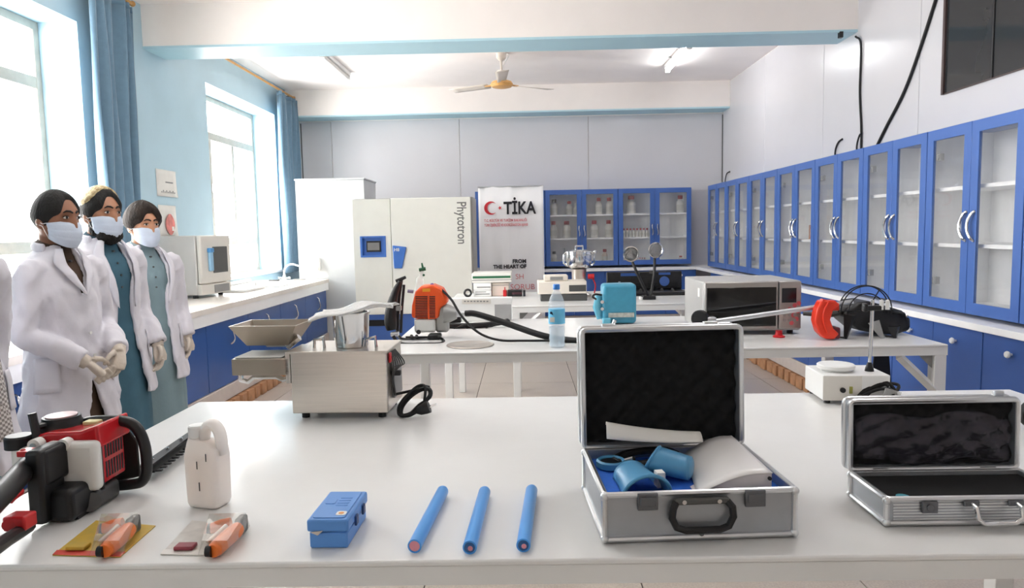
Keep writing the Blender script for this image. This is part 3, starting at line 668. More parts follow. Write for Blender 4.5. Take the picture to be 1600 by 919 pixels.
MB().box(.146, .175, .05, .07, .12, .135).build('knob', M_BLACK, t, bevel=.003)
mm = MB()
for k in range(6): mm = MB().tube(spline([(.149, .05+.01*k, .195), (.158+.004*k, .04+.012*k, .15), (.152, .05, .10+.008*k), (.16, .045, .06)]), .0022, 6); mm.build('wire', M_DKGREY, t)
M_BAG = mat('clear_plastic_bag', '#e4e4e2', .18, var=.05, scale=30, bump=.5, bscale=35, alpha=.82)
def bagf(u, v):
    x = (u-.5)*.235; y = (v-.5)*.17
    z = .322+.006*math.sin(9*u+3*v)+.005*math.sin(17*v-6*u)-.028*max(0, .5-u)*2*(1-v*.5)+.012*u
    return (x*(1+.06*math.sin(7*v)), y+.01*math.sin(8*u), z)
o = MB().grid(bagf, 26, 18).build('plastic_bag', M_BAG, solid=.004, ang=60); o.location = (-.52, 2.145, TZ)
tag(o, 'crumpled clear plastic bag lying over the hopper of the oil press', 'bag')
def coil(cx, cy, cz, n, a, b, seed, zs):
    r = random.Random(seed); pts = []
    for l in range(n):
        ox, oy, k, ph, tl = r.uniform(-.012, .012), r.uniform(-.012, .012), r.uniform(.7, 1.1), r.uniform(-.5, .5), r.uniform(.55, 1.)
        for i in range(8):
            an = 2*PI*i/8+ph; pts.append((cx+ox+a*k*math.cos(an), cy+oy+b*k*math.sin(an), cz+zs*tl*(.5+.5*math.sin(an+.8))))
    return spline(pts, 4)
t2 = thing('coiled_cable', 'coiled black power cord with plug beside the oil press', 'cord', (-.345, 2.09, TZ))
MB().tube([(-.06, .03, .1), (-.055, .025, .06)]+coil(.005, 0, .006, 5, .05, .03, 5, .09), .0045, 7).build('cable', M_RUBBER, t2)
MB().lathe([(.008, 0), (.016, .012), (.019, .03), (.019, .042), (0, .043)], 12, Matrix.Translation((.018, -.03, .02)) @ Matrix.Rotation(R(70), 4, 'Y')).build('plug', M_BLACK, t2)
for dy in (-.006, .006): MB().cyl((.06, -.03+dy, .034), (.078, -.03+dy, .041), .0022, n=6).build('pin', M_CHROME, t2)
# ---- plastic jug
M_HDPE = mat('translucent_white_plastic', '#f2eae4', .4, var=.02, sss=.03, bump=.03)
t = thing('plastic_jug', 'small translucent white plastic jug with a loop handle', 'jug', (-.655, 1.40, TZ), -14)
def jug_ring(z, a, b, cx=0): return [(cx+a*math.copysign(abs(math.cos(x))**.45, math.cos(x)), b*math.copysign(abs(math.sin(x))**.45, math.sin(x)), z) for x in [2*PI*i/32 for i in range(32)]]
rings = [jug_ring(0, .030, .02), jug_ring(.004, .036, .026), jug_ring(.012, .039, .028), jug_ring(.105, .041, .029), jug_ring(.122, .039, .027, .001), jug_ring(.135, .029, .02, -.008), jug_ring(.14, .018, .016, -.018), jug_ring(.146, .0155, .0155, -.019)]
m = MB(); m.v = [v for r in rings for v in r]; m.f = [(i*32+k, i*32+(k+1) % 32, (i+1)*32+(k+1) % 32, (i+1)*32+k) for i in range(7) for k in range(32)]+[tuple(reversed(range(32)))]
m.build('body', M_HDPE, t, ang=60)
MB().tube(spline([(-.004, 0, .128), (.0, 0, .158), (.014, 0, .174), (.030, 0, .166), (.0375, 0, .145), (.038, 0, .11)], 6), [.011]*2+[.0125]*30, 12, flat=1.5).build('loop_handle', M_HDPE, t) if False else \
MB().tube(spline([(-.006, 0, .130), (.0, 0, .158), (.014, 0, .172), (.029, 0, .163), (.036, 0, .142), (.036, 0, .11)], 6), .0105, 12, flat=1.4).build('loop_handle', M_HDPE, t)
MB().lathe([(.017, .142), (.0185, .144), (.0185, .165), (.016, .168), (0, .168)], 20, Matrix.Translation((-.019, 0, 0))).build('cap', M_WHITEP, t, loc=(0, 0, 0))
for x, z, h in ((-.002, .085, .016), (.001, .04, .018), (.02, .102, .016)): MB().box(x-.0007, x+.0007, -.030, -.0285, z, z+h).build('level_mark', M_INK, t)

# ---- hedge trimmer
t = thing('hedge_trimmer', 'red and black petrol hedge trimmer with white fuel tank', 'hedge trimmer', (-.93, 1.40, TZ))
M_TANK = mat('milky_fuel_tank_plastic', '#e6e6e2', .35, var=.03); M_REDG = mat('glossy_red_plastic', '#b81d24', .22, var=.05); M_CAST = mat('cast_grey_metal', '#5a5a5a', .5, .6, var=.1, bump=.1)
def tr(name, m, material, par=None, **k):
    return m.build(name, material, par or t, world=par is None, **k)
tank = tr('fuel_tank', MB().pbox(68, 151, 692, 770, 1.366, 1.394), M_TANK, bevel=.012, seg=4)
tr('tank_neck', MB().pbox(14, 72, 700, 745, 1.385, 1.44), M_TANK, bevel=.012, seg=4)
tr('fuel_cap', MB().lathe([(0, 0), (.027, 0), (.027, .022), (.024, .026), (0, .026)], 24, Matrix.Translation(at(31, 699, 1.41))), M_BLACK)
for px in (52, 97):
    c = at(px, 697, 1.362); b = tr('tank_lug', MB().cyl(c+Vector((0, .0, 0)), c+Vector((0, .02, 0)), .013, n=16), M_TANK)
    tr('screw', MB().cyl(c+Vector((0, -.003, 0)), c+Vector((0, .001, 0)), .006, n=10), M_CHROME)
a, b = at(62, 698, 1.40), at(160, 690, 1.40)
tr('engine_shroud', MB().prism([(at(60, 700, 1.4).x, at(60, 700, 1.4).z), (at(62, 678, 1.4).x, at(62, 678, 1.4).z), (at(80, 674, 1.4).x, at(80, 674, 1.4).z), (at(130, 672, 1.4).x, at(130, 672, 1.4).z), (at(158, 662, 1.4).x, at(158, 662, 1.4).z), (at(163, 698, 1.4).x, at(163, 698, 1.4).z)], -1.5, -1.385, ROTX), M_REDG, bevel=.006, seg=3)
c = at(98, 676, 1.45)
s_ = tr('recoil_starter', MB().lathe([(0, 0), (.045, 0), (.043, .02), (.037, .028), (.036, .036), (0, .037)], 28, Matrix.Translation(c)), M_BLACK)
tr('starter_badge', MB().lathe([(.03, .0365), (.03, .039), (0, .0395)], 24, Matrix.Translation(c)), mat('pink_white_badge', '#d9b9bb', .3, var=.1, scale=60))
for dx in (-.03, .03): tr('screw', MB().cyl(c+Vector((dx, -.032, .0)), c+Vector((dx, -.036, .006)), .004, n=8), M_CHROME)
tr('throttle_lever', MB().tube([at(75, 664, 1.42), at(57, 668, 1.40)], .007, 8).tube([at(50, 646, 1.39), at(54, 665, 1.39), at(58, 684, 1.39)], .008, 8), M_BLACK)
tr('spark_plug_cover', MB().pbox(128, 152, 659, 668, 1.44, 1.47), mat('yellowed_plastic', '#d8cf9a', .5), bevel=.003)
g = tr('muffler_guard', MB().pbox(136, 160, 684, 757, 1.40, 1.482), M_REDG, bevel=.005)
tr('muffler_frame', MB().pbox(148, 159, 688, 766, 1.394, 1.402), M_BLACK, bevel=.003)
xr = at(160, 720, 1.40).x; zt_, zb_ = at(160, 690, 1.40).z, at(160, 752, 1.40).z
for r_ in range(2):
    for k in range(7):
        y0 = 1.410+k*.0096; h_ = (zt_-zb_)/2; z1 = zt_-r_*h_-.004
        tr('slot', MB().box(xr-.002, xr+.0006, y0, y0+.0055, z1-h_+.008, z1), M_INK)
tr('guard_top', MB().pbox(130, 160, 676, 686, 1.41, 1.482), M_REDG, bevel=.004)
P_ = [at(px, py, 1.47) for px, py in ((122, 668), (140, 659), (175, 657), (200, 660), (216, 672), (227, 700), (229, 735), (222, 752), (205, 757), (170, 760), (150, 764))]
tr('front_handle', MB().tube(spline(P_, 5), .0115, 12), M_BLACK)
tr('hand_guard', MB().prism([(at(px, py, 1.50).x, at(px, py, 1.50).z) for px, py in ((150, 668), (195, 665), (214, 690), (219, 745), (190, 752), (150, 755))], -1.506, -1.50, ROTX), mat('black_guard_plastic', '#232321', .35), bevel=.003)
tr('gearbox', MB().pbox(92, 150, 770, 803, 1.37, 1.46), M_CAST, bevel=.01, seg=3)
tr('gear_boss', MB().cyl(at(142, 785, 1.365), at(142, 785, 1.40), .019, n=16).cyl(at(150, 790, 1.36), at(150, 790, 1.40), .008, n=10), M_CAST)
for px, py in ((117, 790), (120, 774)): tr('bolt', MB().cyl(at(px, py, 1.362), at(px, py, 1.38), .005, n=8), M_CHROME)
tr('rear_housing', MB().pbox(40, 66, 706, 822, 1.29, 1.36), M_BLACK, bevel=.008, seg=3)
tr('rear_shoulder', MB().pbox(52, 72, 706, 762, 1.30, 1.37), M_BLACK, bevel=.008, seg=3)
tr('lower_housing', MB().pbox(62, 112, 768, 818, 1.31, 1.40), M_BLACK, bevel=.012, seg=3)
tr('stop_button', MB().pbox(25, 48, 706, 715, 1.30, 1.33).ball(at(36, 706, 1.31), .006), M_RED, bevel=.002)
tr('rear_handle', MB().tube(spline([at(44, 728, 1.33), at(28, 745, 1.27), at(0, 775, 1.18), at(-40, 815, 1.08)], 5), .021, 12), M_BLACK)
tr('handle_end', MB().tube(spline([at(-40, 815, 1.08), at(-55, 850, 1.04), at(-20, 862, 1.06), at(12, 843, 1.14), at(45, 822, 1.25)], 5), .012, 10), M_BLACK)
tr('trigger', MB().tube([at(30, 768, 1.25), at(16, 776, 1.22), at(12, 786, 1.215)], [.009, .011, .007], 10), M_RED)
tr('rotation_lock', MB().pbox(3, 38, 809, 832, 1.19, 1.225), M_RED, bevel=.004)
tr('lock_grip', MB().cyl(at(14, 820, 1.185), at(14, 820, 1.20), .011, n=14), M_REDG)
for k, dz in ((0, .0), (1, .012)):
    a, b = at(226, 733, 1.55), at(300, 681, z=.925); a.z = .918+dz; b.z = .918+dz; n_ = Vector((.022-.008*k, 0, 0)); h_ = Vector((0, 0, .005))
    m = MB().add([a-n_, a+n_, b+n_*.7, b-n_*.7, a-n_+h_, a+n_+h_, b+n_*.7+h_, b-n_*.7+h_], [(3, 2, 1, 0), (4, 5, 6, 7), (0, 1, 5, 4), (1, 2, 6, 5), (2, 3, 7, 6), (3, 0, 4, 7)])
    bl = tr('cutter_blade', m, [mat('dark_blade_steel', '#3a3a3b', .35, .8), M_BLACK][k])
for f_ in (.15, .45, .75, .97):
    p = at(226, 733, 1.55).lerp(at(300, 681, z=.925), f_); p.z = .935; tr('blade_bolt', MB().cyl(p, p+Vector((0, 0, .005)), .004, n=8), M_CHROME)
for k in range(11):
    f_ = .05+k*.085; p = at(226, 733, 1.55).lerp(at(300, 681, z=.925), f_); p.z = .9175
    tr('tooth', MB().prism([(p.x+.015, p.y-.008), (p.x+.034, p.y-.003), (p.x+.034, p.y+.004), (p.x+.015, p.y+.008)], .9175, .9215), MATS['dark_blade_steel'])
    if k > 11: break
tr('foot_rest', MB().box(at(70, 820, 1.32).x, at(70, 820, 1.32).x+.06, 1.33, 1.39, .9005, .925), M_BLACK)

# ---- blister packs with orange grafting pruners
M_ORH = mat('orange_handle_plastic', '#ee7a33', .35, var=.05); M_BLIS = glass('clear_blister', '#f6f6f4', .12, .03)
def pack(corners, cardm, edgem, dx, label):
    t = thing('blister_pack', label, 'blister pack', corners[0])
    m = MB(); q = [Vector(c) for c in corners]
    m.prism([(c.x, c.y) for c in q], TZ+.0004, TZ+.0022); m.build('card', cardm, t, world=True)
    a, b = q[0], q[1]; e = Vector((-.004, .018, 0))
    MB().prism([(a.x, a.y), (b.x, b.y), (b.x+e.x*.2, b.y+e.y), (a.x+e.x, a.y+e.y)], TZ+.0023, TZ+.0028).build('printed_strip', edgem, t, world=True)
    h = MB(); z0 = TZ+.003
    p0, p1 = at(163+dx, 862, z=z0+.012), at(203+dx, 826, z=z0+.018)
    pts = [p0, p0.lerp(p1, .15), p0.lerp(p1, .5), p0.lerp(p1, .85), p1]
    MB().tube(pts, [.011, .014, .0145, .0145, .012], 12, flat=1.05).build('pruner_handle', M_ORH, t, world=True)
    MB().tube([p0-Vector((.012, -.001, 0)), p0-Vector((.002, -.002, 0))], [.009, .0105], 12).build('grip_end', M_BLACK, t, world=True)
    q0, q1 = at(160+dx, 826, z=z0+.014), at(192+dx, 818, z=z0+.02)
    MB().tube([q0, q0.lerp(q1, .5), q1], [.0095, .012, .011], 12).build('pruner_handle', M_ORH, t, world=True)
    MB().tube([q0-Vector((.006, .002, 0)), q0], [.008, .010], 12).build('grip_end', M_BLACK, t, world=True)
    MB().tube([at(155+dx, 848, z=z0+.012), at(185+dx, 822, z=z0+.026)], [.004, .005], 8).build('blade', M_STEEL, t, world=True)
    hd = at(208+dx, 815, z=z0+.022); MB().cbox((hd.x, hd.y-.0, hd.z-.006), (.016, .03, .032)).build('pruner_head', M_DKGREY, t, world=True, bevel=.005)
    fl = at(116+dx, 862, z=z0); MB().cbox((fl.x, fl.y+.012, fl.z+.004), (.034, .022, .007)).build('spare_blade_box', cardm if dx == 0 else mat('dark_red_tray', '#8c3a45', .4), t, world=True, bevel=.002)
    c0 = q[0].lerp(q[2], .5); 
    m = MB(); bb = [at(140+dx, 868, z=TZ+.003), at(190+dx, 869, z=TZ+.003), at(222+dx, 822, z=TZ+.003), at(165+dx, 815, z=TZ+.003)]; tt = [at(146+dx, 845, z=TZ+.034), at(186+dx, 845, z=TZ+.034), at(215+dx, 801, z=TZ+.045), at(158+dx, 803, z=TZ+.045)]
    m.add(bb+tt, [(4, 5, 6, 7), (0, 1, 5, 4), (1, 2, 6, 5), (2, 3, 7, 6), (3, 0, 4, 7)]); m.build('blister', M_BLIS, t, world=True, smooth=False)
M_YCARD = mat('yellow_green_card', '#cfa838', .4, scale=30, col2='#b7a04a'); M_GCARD = mat('grey_print_card', '#b9b4ae', .4, scale=25, col2='#d8d3cb')
pk = lambda *c: [at(a, b, z=TZ) for a, b in c]
pack(pk((82, 869), (188, 872), (243, 823), (150, 815)), M_YCARD, mat('red_card_print', '#c94a40', .4), 0, 'orange pruner in a blister pack on a yellow and red card')
pack(pk((251, 868), (346, 870), (390, 823), (300, 815)), M_GCARD, mat('pale_card_print', '#dcd8d2', .4), 169, 'orange pruner in a blister pack on a grey card')

# ---- blue plastic box
M_BBOX = mat('medium_blue_plastic', '#5990d4', .4, var=.03)
t = thing('blue_plastic_box', 'small blue plastic case with a hinged lid and round sticker', 'plastic box', (-.388, 1.188, TZ), -1.5)
MB().box(.003, .071, .003, .137, 0, .030).build('body', M_BBOX, t, bevel=.004)
l_ = MB().box(0, .074, 0, .14, .031, .053).build('lid', M_BBOX, t, bevel=.004)
MB().prism(rrect(.008, .066, .008, .132, .006), .053, .0545).build('raised_panel', M_BBOX, l_, bevel=.001)
MB().prism(rrect(.046, .064, .018, .036, .005), .0546, .0550).build('sticker', M_PAPER, l_)
MB().lathe([(.005, .0551), (.005, .0554), (0, .0555)], 14, Matrix.Translation((.055, .027, 0))).build('sticker_logo', mat('orange_print', '#e09a5a', .5), l_)
MB().prism(rrect(.012, .03, .07, .095, .003), .0546, .0555).build('embossed_mark', M_BBOX, l_)
for k in range(4): MB().box(.034, .056, .062+k*.012, .067+k*.012, .0546, .0551).build('embossed_line', M_BBOX, l_)
for y in (.05, .10): MB().box(.0735, .078, y-.008, y+.008, .024, .042).build('hinge', mat('navy_blue_plastic', '#23406f', .4), t, bevel=.002)
MB().box(-.004, .001, .06, .085, .02, .045).build('latch', M_WHITEP, t, bevel=.0015)
MB().prism([(.006, .032), (.03, .035), (.02, .026)], .0005, .002, ROTX).build('foil_sticker', M_CHROME, t)

# ---- three blue tubes
M_TUBEB = mat('bright_blue_tube_plastic', '#4a9be6', .3, var=.03); M_DISC = mat('pink_paper_disc', '#d98f9a', .6); M_TDARK = mat('dark_blue_plastic', '#2b5c94', .4)
for k, (a, b, lab) in enumerate(((( -.196, 1.168), (-.176, 1.43), 'blue tube with a pink end disc, the one nearest the blue box'), ((-.1, 1.16), (-.088, 1.424), 'middle one of the three blue tubes'), ((-.008, 1.166), (.01, 1.43), 'blue tube nearest the large aluminium case'))):
    d = Vector((b[0]-a[0], b[1]-a[1], 0)); ang = math.degrees(math.atan2(-d.x, d.y))
    t = thing('blue_tube', lab, 'tube', (a[0], a[1], TZ), ang, 'three blue tubes on the front table'); r = .0122; L_ = d.length
    MY = Matrix.Translation((0, 0, r)) @ Matrix.Rotation(R(-90), 4, 'X')
    MB().lathe([(0, .002), (r*.78, .002), (r*.8, 0), (r, .001), (r, L_-.004), (r*.9, L_), (0, L_)], 24, MY).build('tube_body', M_TUBEB, t)
    MB().lathe([(0, .0012), (r*.76, .0012), (r*.76, .0022)], 20, MY).build('end_plug', M_DISC if k == 0 else M_TDARK, t)
    if k: MB().lathe([(0, .0005), (r*.36, .0006), (r*.36, .0015)], 14, Matrix.Translation((.001, 0, r-.0015)) @ Matrix.Rotation(R(-90), 4, 'X')).build('end_mark', M_DISC, t)

# ---- aluminium cases
M_ALUP = mat('silver_laminate', '#a9adb2', .38, .75, var=.03, scale=30, stretch=(1, 1, 1)); M_TRIM = mat('bright_aluminium_trim', '#d6d8da', .28, 1., var=.03)
M_FOAM = mat('black_foam', '#0e0e0f', .95, var=.2, scale=60); M_DKM = mat('dark_latch_metal', '#6c6e72', .35, .9)
def shell(w_, d_, h_, th):
    """open-topped tray, x 0..w, y 0..d, z 0..h"""
    return MB().box(0, w_, 0, d_, 0, th).box(0, w_, 0, th, th, h_).box(0, w_, d_-th, d_, th, h_).box(0, th, th, d_-th, th, h_).box(w_-th, w_, th, d_-th, th, h_)
def edging(w_, d_, h_, r):
    out = [MB().tube(rp, r, 8, closed=True) for rp in ([(x, y, h_-r*.6) for x, y in rrect(0, w_, 0, d_, .008, 4)], [(x, y, r*.8) for x, y in rrect(0, w_, 0, d_, .008, 4)])]
    out += [MB().cyl((x, y, r), (x, y, h_-r), r, n=8) for x in (0, w_) for y in (0, d_)]
    return out
def alu_case(w_, d_, h_, lt, open_deg, label, loc, rz, ridged=False):
    t = thing('aluminium_case', label, 'case', loc, rz); r = .0055; th = .006
    b = shell(w_, d_, h_, th).build('base_shell', M_ALUP, t, loc=(0, 0, .003))
    for e in edging(w_, d_, h_, r): e.build('edge_trim', M_TRIM, b)
    for x in (.0, w_):
        for y in (0, d_):
            for z in (.006, h_-.006): MB().ball((x, y, z), .0078, 12, 8).build('corner', M_TRIM, b)
    # the lid stands up behind the base; its open side faces -Y
    l_ = MB().box(0, w_, lt-th, lt, 0, d_).box(0, w_, 0, lt-th, 0, th).box(0, w_, 0, lt-th, d_-th, d_).box(0, th, 0, lt-th, th, d_-th).box(w_-th, w_, 0, lt-th, th, d_-th).build('lid', M_ALUP, t, loc=(0, d_+.004, h_+.004), rot=(R(-open_deg), 0, 0))
    for y in (.003, lt-.002):
        MB().tube([(x, y, z) for x, z in rrect(0, w_, 0, d_, .01, 4)], r, 8, closed=True).build('edge_trim', M_TRIM, l_)
    def foam(u, v):
        x = .008+(w_-.016)*u; z = .008+(d_-.016)*v; k = 2*PI/.05
        return (x, lt*.42-.006*math.cos(k*x)*math.cos(k*z), z)
    MB().grid(foam, 64, 48).build('foam_lining', M_FOAM, l_, ang=80)
    for x in (w_*.18, w_*.82): MB().box(x-.016, x+.016, -.002, .008, -.006, .004).build('hinge', M_TRIM, l_)
    return t, b, l_
t, b, l_ = alu_case(.338, .25, .088, .05, 3, 'large open aluminium case with blue plastic cups in blue foam', (.135, 1.196, TZ), 3.0)
for x in (.075, .265):
    MB().box(x-.018, x+.018, -.009, -.002, .058, .088).box(x-.014, x+.014, -.012, -.009, .066, .082).build('latch', M_DKM, b, bevel=.002)
h = MB().tube([(.125, -.006, .07)]+[(x, -.014, z) for x, z in ((.118, .062), (.116, .045), (.124, .028), (.14, .022), (.2, .022), (.216, .028), (.224, .045), (.222, .062))]+[(.215, -.006, .07)], .0065, 10).build('handle', M_BLACK, b)
MB().box(.122, .218, -.012, -.003, .066, .078).build('handle_mount', M_DKGREY, h, bevel=.003)
for x in (.138, .2): MB().cyl((x, -.013, .072), (x, -.011, .072), .004, n=10).build('rivet', M_CHROME, h)
MB().cyl((.17, -.0085, .012), (.17, -.004, .012), .004, n=10).build('stud', M_DKM, b)
M_BFOAM = mat('blue_foam', '#2f6fd8', .85, var=.06, scale=60, bump=.1, bscale=200)
MB().box(.0065, .3315, .0065, .2435, .01, .07).build('foam_insert', M_BFOAM, b)
for x in (.06, .28): MB().box(x-.015, x+.015, .02, .035, .25, .26).build('lid_latch', M_TRIM, l_, bevel=.002)
M_CUP = mat('steel_blue_plastic', '#4e8fb8', .35, var=.03)
c = Vector((.135, 1.196, TZ))
def in_case(x, y, z): return (.135+x*math.cos(R(3))-y*math.sin(R(3)), 1.196+x*math.sin(R(3))+y*math.cos(R(3)), TZ+z)
# half-pipe cup lying on its side
t = thing('blue_plastic_cup', 'blue plastic funnel cup lying on its side near the left latch', 'cup', in_case(.078, .055, .0735), 8)
def hp(u, v):
    a = PI*(u); r = .034+.010*(1-v)**2; return (r*math.cos(a), -.03+.10*v-(.012*math.sin(a))*(1-v), r*math.sin(a)*.95)
MB().grid(hp, 20, 10).build('shell', M_CUP, t, solid=.003, ang=70)
MB().tube([hp(i/20, 0) for i in range(21)], .0035, 8).build('rim', M_CUP, t)
MB().box(.03, .045, .0, .02, .002, .03).build('label_tag', M_PAPER, t)
t = thing('blue_plastic_cup', 'blue plastic cup with an oval mouth, leaning near the white booklet', 'cup', in_case(.142, .115, .0735), -25)
def cup(u, v):
    a = 2*PI*u; rx, rz_ = .034-.004*v, .022-.002*v; return (-.03+.072*v+.012*math.sin(a)*(1-v), rx*math.cos(a), .024+.5*v*.0+rz_*math.sin(a)+.010*(1-v))
MB().grid(cup, 24, 8, cu=True).build('shell', M_CUP, t, solid=.003, ang=70)
MB().tube([cup(i/24, 0) for i in range(24)], .0035, 8, closed=True).build('rim', M_CUP, t)
MB().ball((.042, 0, .0245), (.006, .029, .0195), 16, 8).build('end_wall', M_CUP, t)
t = thing('blue_ring', 'blue ring standing in the back left corner of the large case', 'ring', in_case(.045, .185, .0735))
MB().lathe([(.026, 0), (.03, .003), (.03, .014), (.026, .017), (.022, .014), (.022, .003), (.026, 0)], 24).build('ring_body', M_CUP, t)
MB().lathe([(.0215, .003), (.0215, .012)], 20).build('inner_sleeve', M_BLACK, t)
t = thing('black_hose_coil', 'dark coiled hose at the back of the large case', 'hose', in_case(.12, .2, .074))
MB().tube(coil(0, 0, .006, 3, .06, .025, 11, .02), .006, 8).build('hose', M_BLACK, t)
MB().cyl((-.045, -.02, .012), (-.03, -.03, .02), .006, n=10).build('fitting', M_CHROME, t)
o = MB().grid(lambda u, v: (.195*u, .03+.05*v+.02*u, .018*(1-u)**2+.028*math.sin(PI*v*.8)*(1-.6*u)+.012*(1-v)), 14, 8).build('paper_sheet', M_PAPER, solid=.001, ang=70)
o.location = in_case(.035, .17, .094); o.rotation_euler = (R(14), 0, R(-4)); tag(o, 'curled white paper sheet lying against the lid of the large case', 'paper')
t = thing('booklet', 'thick white booklet with curved cover in the large case', 'booklet', in_case(.17, .005, .072), 3)
def bk(u, v):
    """u across, v to the back"""
    x = .0+.135*u + .035*v*(1-u); y = .012+.21*v
    z = .004+.036*math.sin(min(1, u*1.15)*PI*.52)**1.0+.006*v
    return (x, y, z)
MB().grid(bk, 18, 8).build('cover', mat('glossy_white_card', '#eeebe9', .3, var=.02), t, solid=.0016, ang=70)
mm = MB(); pts = [bk(i/18, .0) for i in range(19)]; mm.prism([(p[0], p[2]-.002) for p in pts]+[(.135, .003), (.0, .002)], -.06, -.016, ROTX); mm.build('page_block', mat('page_edges', '#d9d4d6', .8, var=.03, scale=40, stretch=(1, 1, 30)), t)
MB().cyl((.13, .0105, .03), (.13, .014, .03), .0035, n=12).build('punch_hole', M_INK, t)

t, b, l_ = alu_case(.335, .140, .052, .03, 2, 'small open aluminium case with black lining and a bag in its lid', (.654, 1.252, TZ), 0.0)
for x in (.075, .285): MB().box(x-.014, x+.014, -.008, -.002, .024, .046).cyl((x, -.011, .035), (x, -.008, .035), .007, n=12).build('latch', M_DKM, b, bevel=.002)
h = MB().tube([(.15, -.004, .04), (.15, -.02, .038), (.15, -.026, .02), (.16, -.027, .012), (.215, -.027, .012), (.228, -.026, .02), (.23, -.02, .038), (.23, -.004, .04)], .0045, 10).build('handle', M_CHROME, b)
for x in (.15, .23): MB().box(x-.014, x+.014, -.007, -.002, .035, .046).build('handle_mount', M_DKM, h, bevel=.002)
for k in range(7): MB().box(.012, .323, -.0012, .0005, .010+k*.0055, .0125+k*.0055).build('ridge', M_TRIM, b)
MB().box(.0065, .3285, .0065, .1335, .01, .044).build('foam_insert', M_FOAM, b)
MB().box(.30, .32, .02, .03, .14, .153).build('lid_latch', M_TRIM, l_, bevel=.002); 
MB().cyl((.04, .02, .0445), (.04, .02, .0465), .012, n=16).build('teal_badge', mat('teal_sticker', '#4f9fb0', .4), b)
def bag2(u, v):
    x = .012+.31*u; z = .008+.100*v; return (x, .003+.012*math.sin(PI*u)**.5*math.sin(PI*v)*-.9+.003*math.sin(31*u+9*v)+.003*math.sin(17*v-23*u), z+.006*math.sin(11*u)-.02*(abs(2*u-1)**4)*(v-.5))
o = MB().grid(bag2, 40, 18).build('plastic_bag', mat('dark_crinkled_film', '#413f48', .1, var=.35, scale=14, bump=1., bscale=40, alpha=.48), solid=.001, ang=50)
o.rotation_euler = (R(-2), 0, 0); o.location = Vector((.654, 1.252, TZ))+Vector((0, .148, .06))
tag(o, 'crinkled transparent plastic bag held in the lid of the small case', 'bag')

# ---- magnetic stirrer hot plate
t = thing('magnetic_stirrer', 'white hot plate stirrer with round plate and support rod', 'stirrer', (.918, 2.15, TZ), -4)
rzs = 8
MB().prism(rrect(0, .20, 0, .17, .006), .012, .09).build('housing', M_WHITEP, t, bevel=.003)
MB().prism([(0, .012), (.115, .012), (.115, .088), (0, .088)], .0002, .002, ROTX).build('front_plate', M_OVEN2, t)
for x in (.02, .18):
    for y in (.02, .15): MB().cyl((x, y, 0), (x, y, .013), .01, n=10).build('foot', M_BLACK, t)
MB().lathe([(.045, .09), (.05, .096), (.056, .098), (.057, .108), (.053, .111), (0, .111)], 28, Matrix.Translation((.068, .085, 0))).build('hot_plate', M_WHITEP, t)
MB().cyl((.058, -.008, .045), (.058, 0, .045), .008, n=14).build('knob', M_BLACK, t)
MB().box(.078, .088, -.004, 0, .034, .056).build('rocker_switch', mat('olive_switch', '#8d8a3c', .4), t, bevel=.001)
MB().lathe([(.014, .09), (.012, .10), (.006, .118)], 14, Matrix.Translation((.165, .07, 0))).build('rod_socket', M_BLACK, t)
MB().cyl((.165, .07, .09), (.17, .07, .315), .0055, n=12).build('support_rod', M_CHROME, t)
cl = MB().cbox((.17, .07, .29), (.06, .02, .016)).cbox((.147, .07, .292), (.012, .024, .026)).build('clamp', M_BLACK, t, bevel=.003)
for x in (.195, .213): MB().cyl((x, .066, .285), (x, .066, .31), .0065, n=12).ball((x, .066, .31), .0065, 10, 6).build('clamp_knob', M_WHITEP, cl)
t = thing('coiled_cable', 'bundled black cord lying against the white stirrer', 'cord', (1.075, 2.125, TZ))
MB().tube(coil(0, 0, .006, 4, .048, .016, 3, .07), .005, 8).build('cable', M_RUBBER, t)
MB().tube([(-.06, -.01, .008), (-.075, 0, .02), (-.06, .0, .03), (-.03, 0, .03)], .005, 8).build('cable_end', M_RUBBER, t)
MB().cbox((.02, -.018, .035), (.05, .004, .05)).build('twist_bag', mat('clear_film', '#d9d9d9', .15, alpha=.35, bump=.5), t, rot=(0, .3, 0))
# ---- partly visible wheel tool at the right edge
t = thing('tool_wheel', 'black wheel of a tool cut off by the right edge of the picture', 'wheel', (1.315, 1.86, TZ))
p = at(1612, 628, 1.87)
MB().tube([(0, 0, p.z-TZ)]*1+[(0, .02, p.z-TZ)], .036, 24).build('tyre', M_RUBBER, t, bevel=.004) if False else MB().lathe([(0, -.01), (.036, -.01), (.038, -.005), (.038, .005), (.036, .01), (0, .01)], 28, Matrix.Translation((p.x-1.315, .0, .0385)) @ Matrix.Rotation(R(90), 4, 'X')).build('tyre', M_RUBBER, t)
MB().cyl((p.x-1.315, -.013, .0385), (p.x-1.315, .013, .0385), .012, n=14).build('hub', M_ALU, t)
t.location.z = TZ
t = thing('grip_handle', 'dark rounded grip end cut off by the right edge', 'handle', (1.19, 1.60, TZ))
MB().tube([(-.035, 0, .011), (-.02, 0, .014), (.03, 0, .016), (.09, 0, .016)], [.004, .011, .014, .014], 12).build('grip', M_BLACK, t)
MB().cyl((.09, 0, .016), (.16, 0, .016), .009, n=12).build('shaft', M_ALU, t)

# ================================================================ things on the middle table
def wt(name, label, cat, px, py, z=TZ, group=None): return thing(name, label, cat, at(px, py, z=z), 0, group)
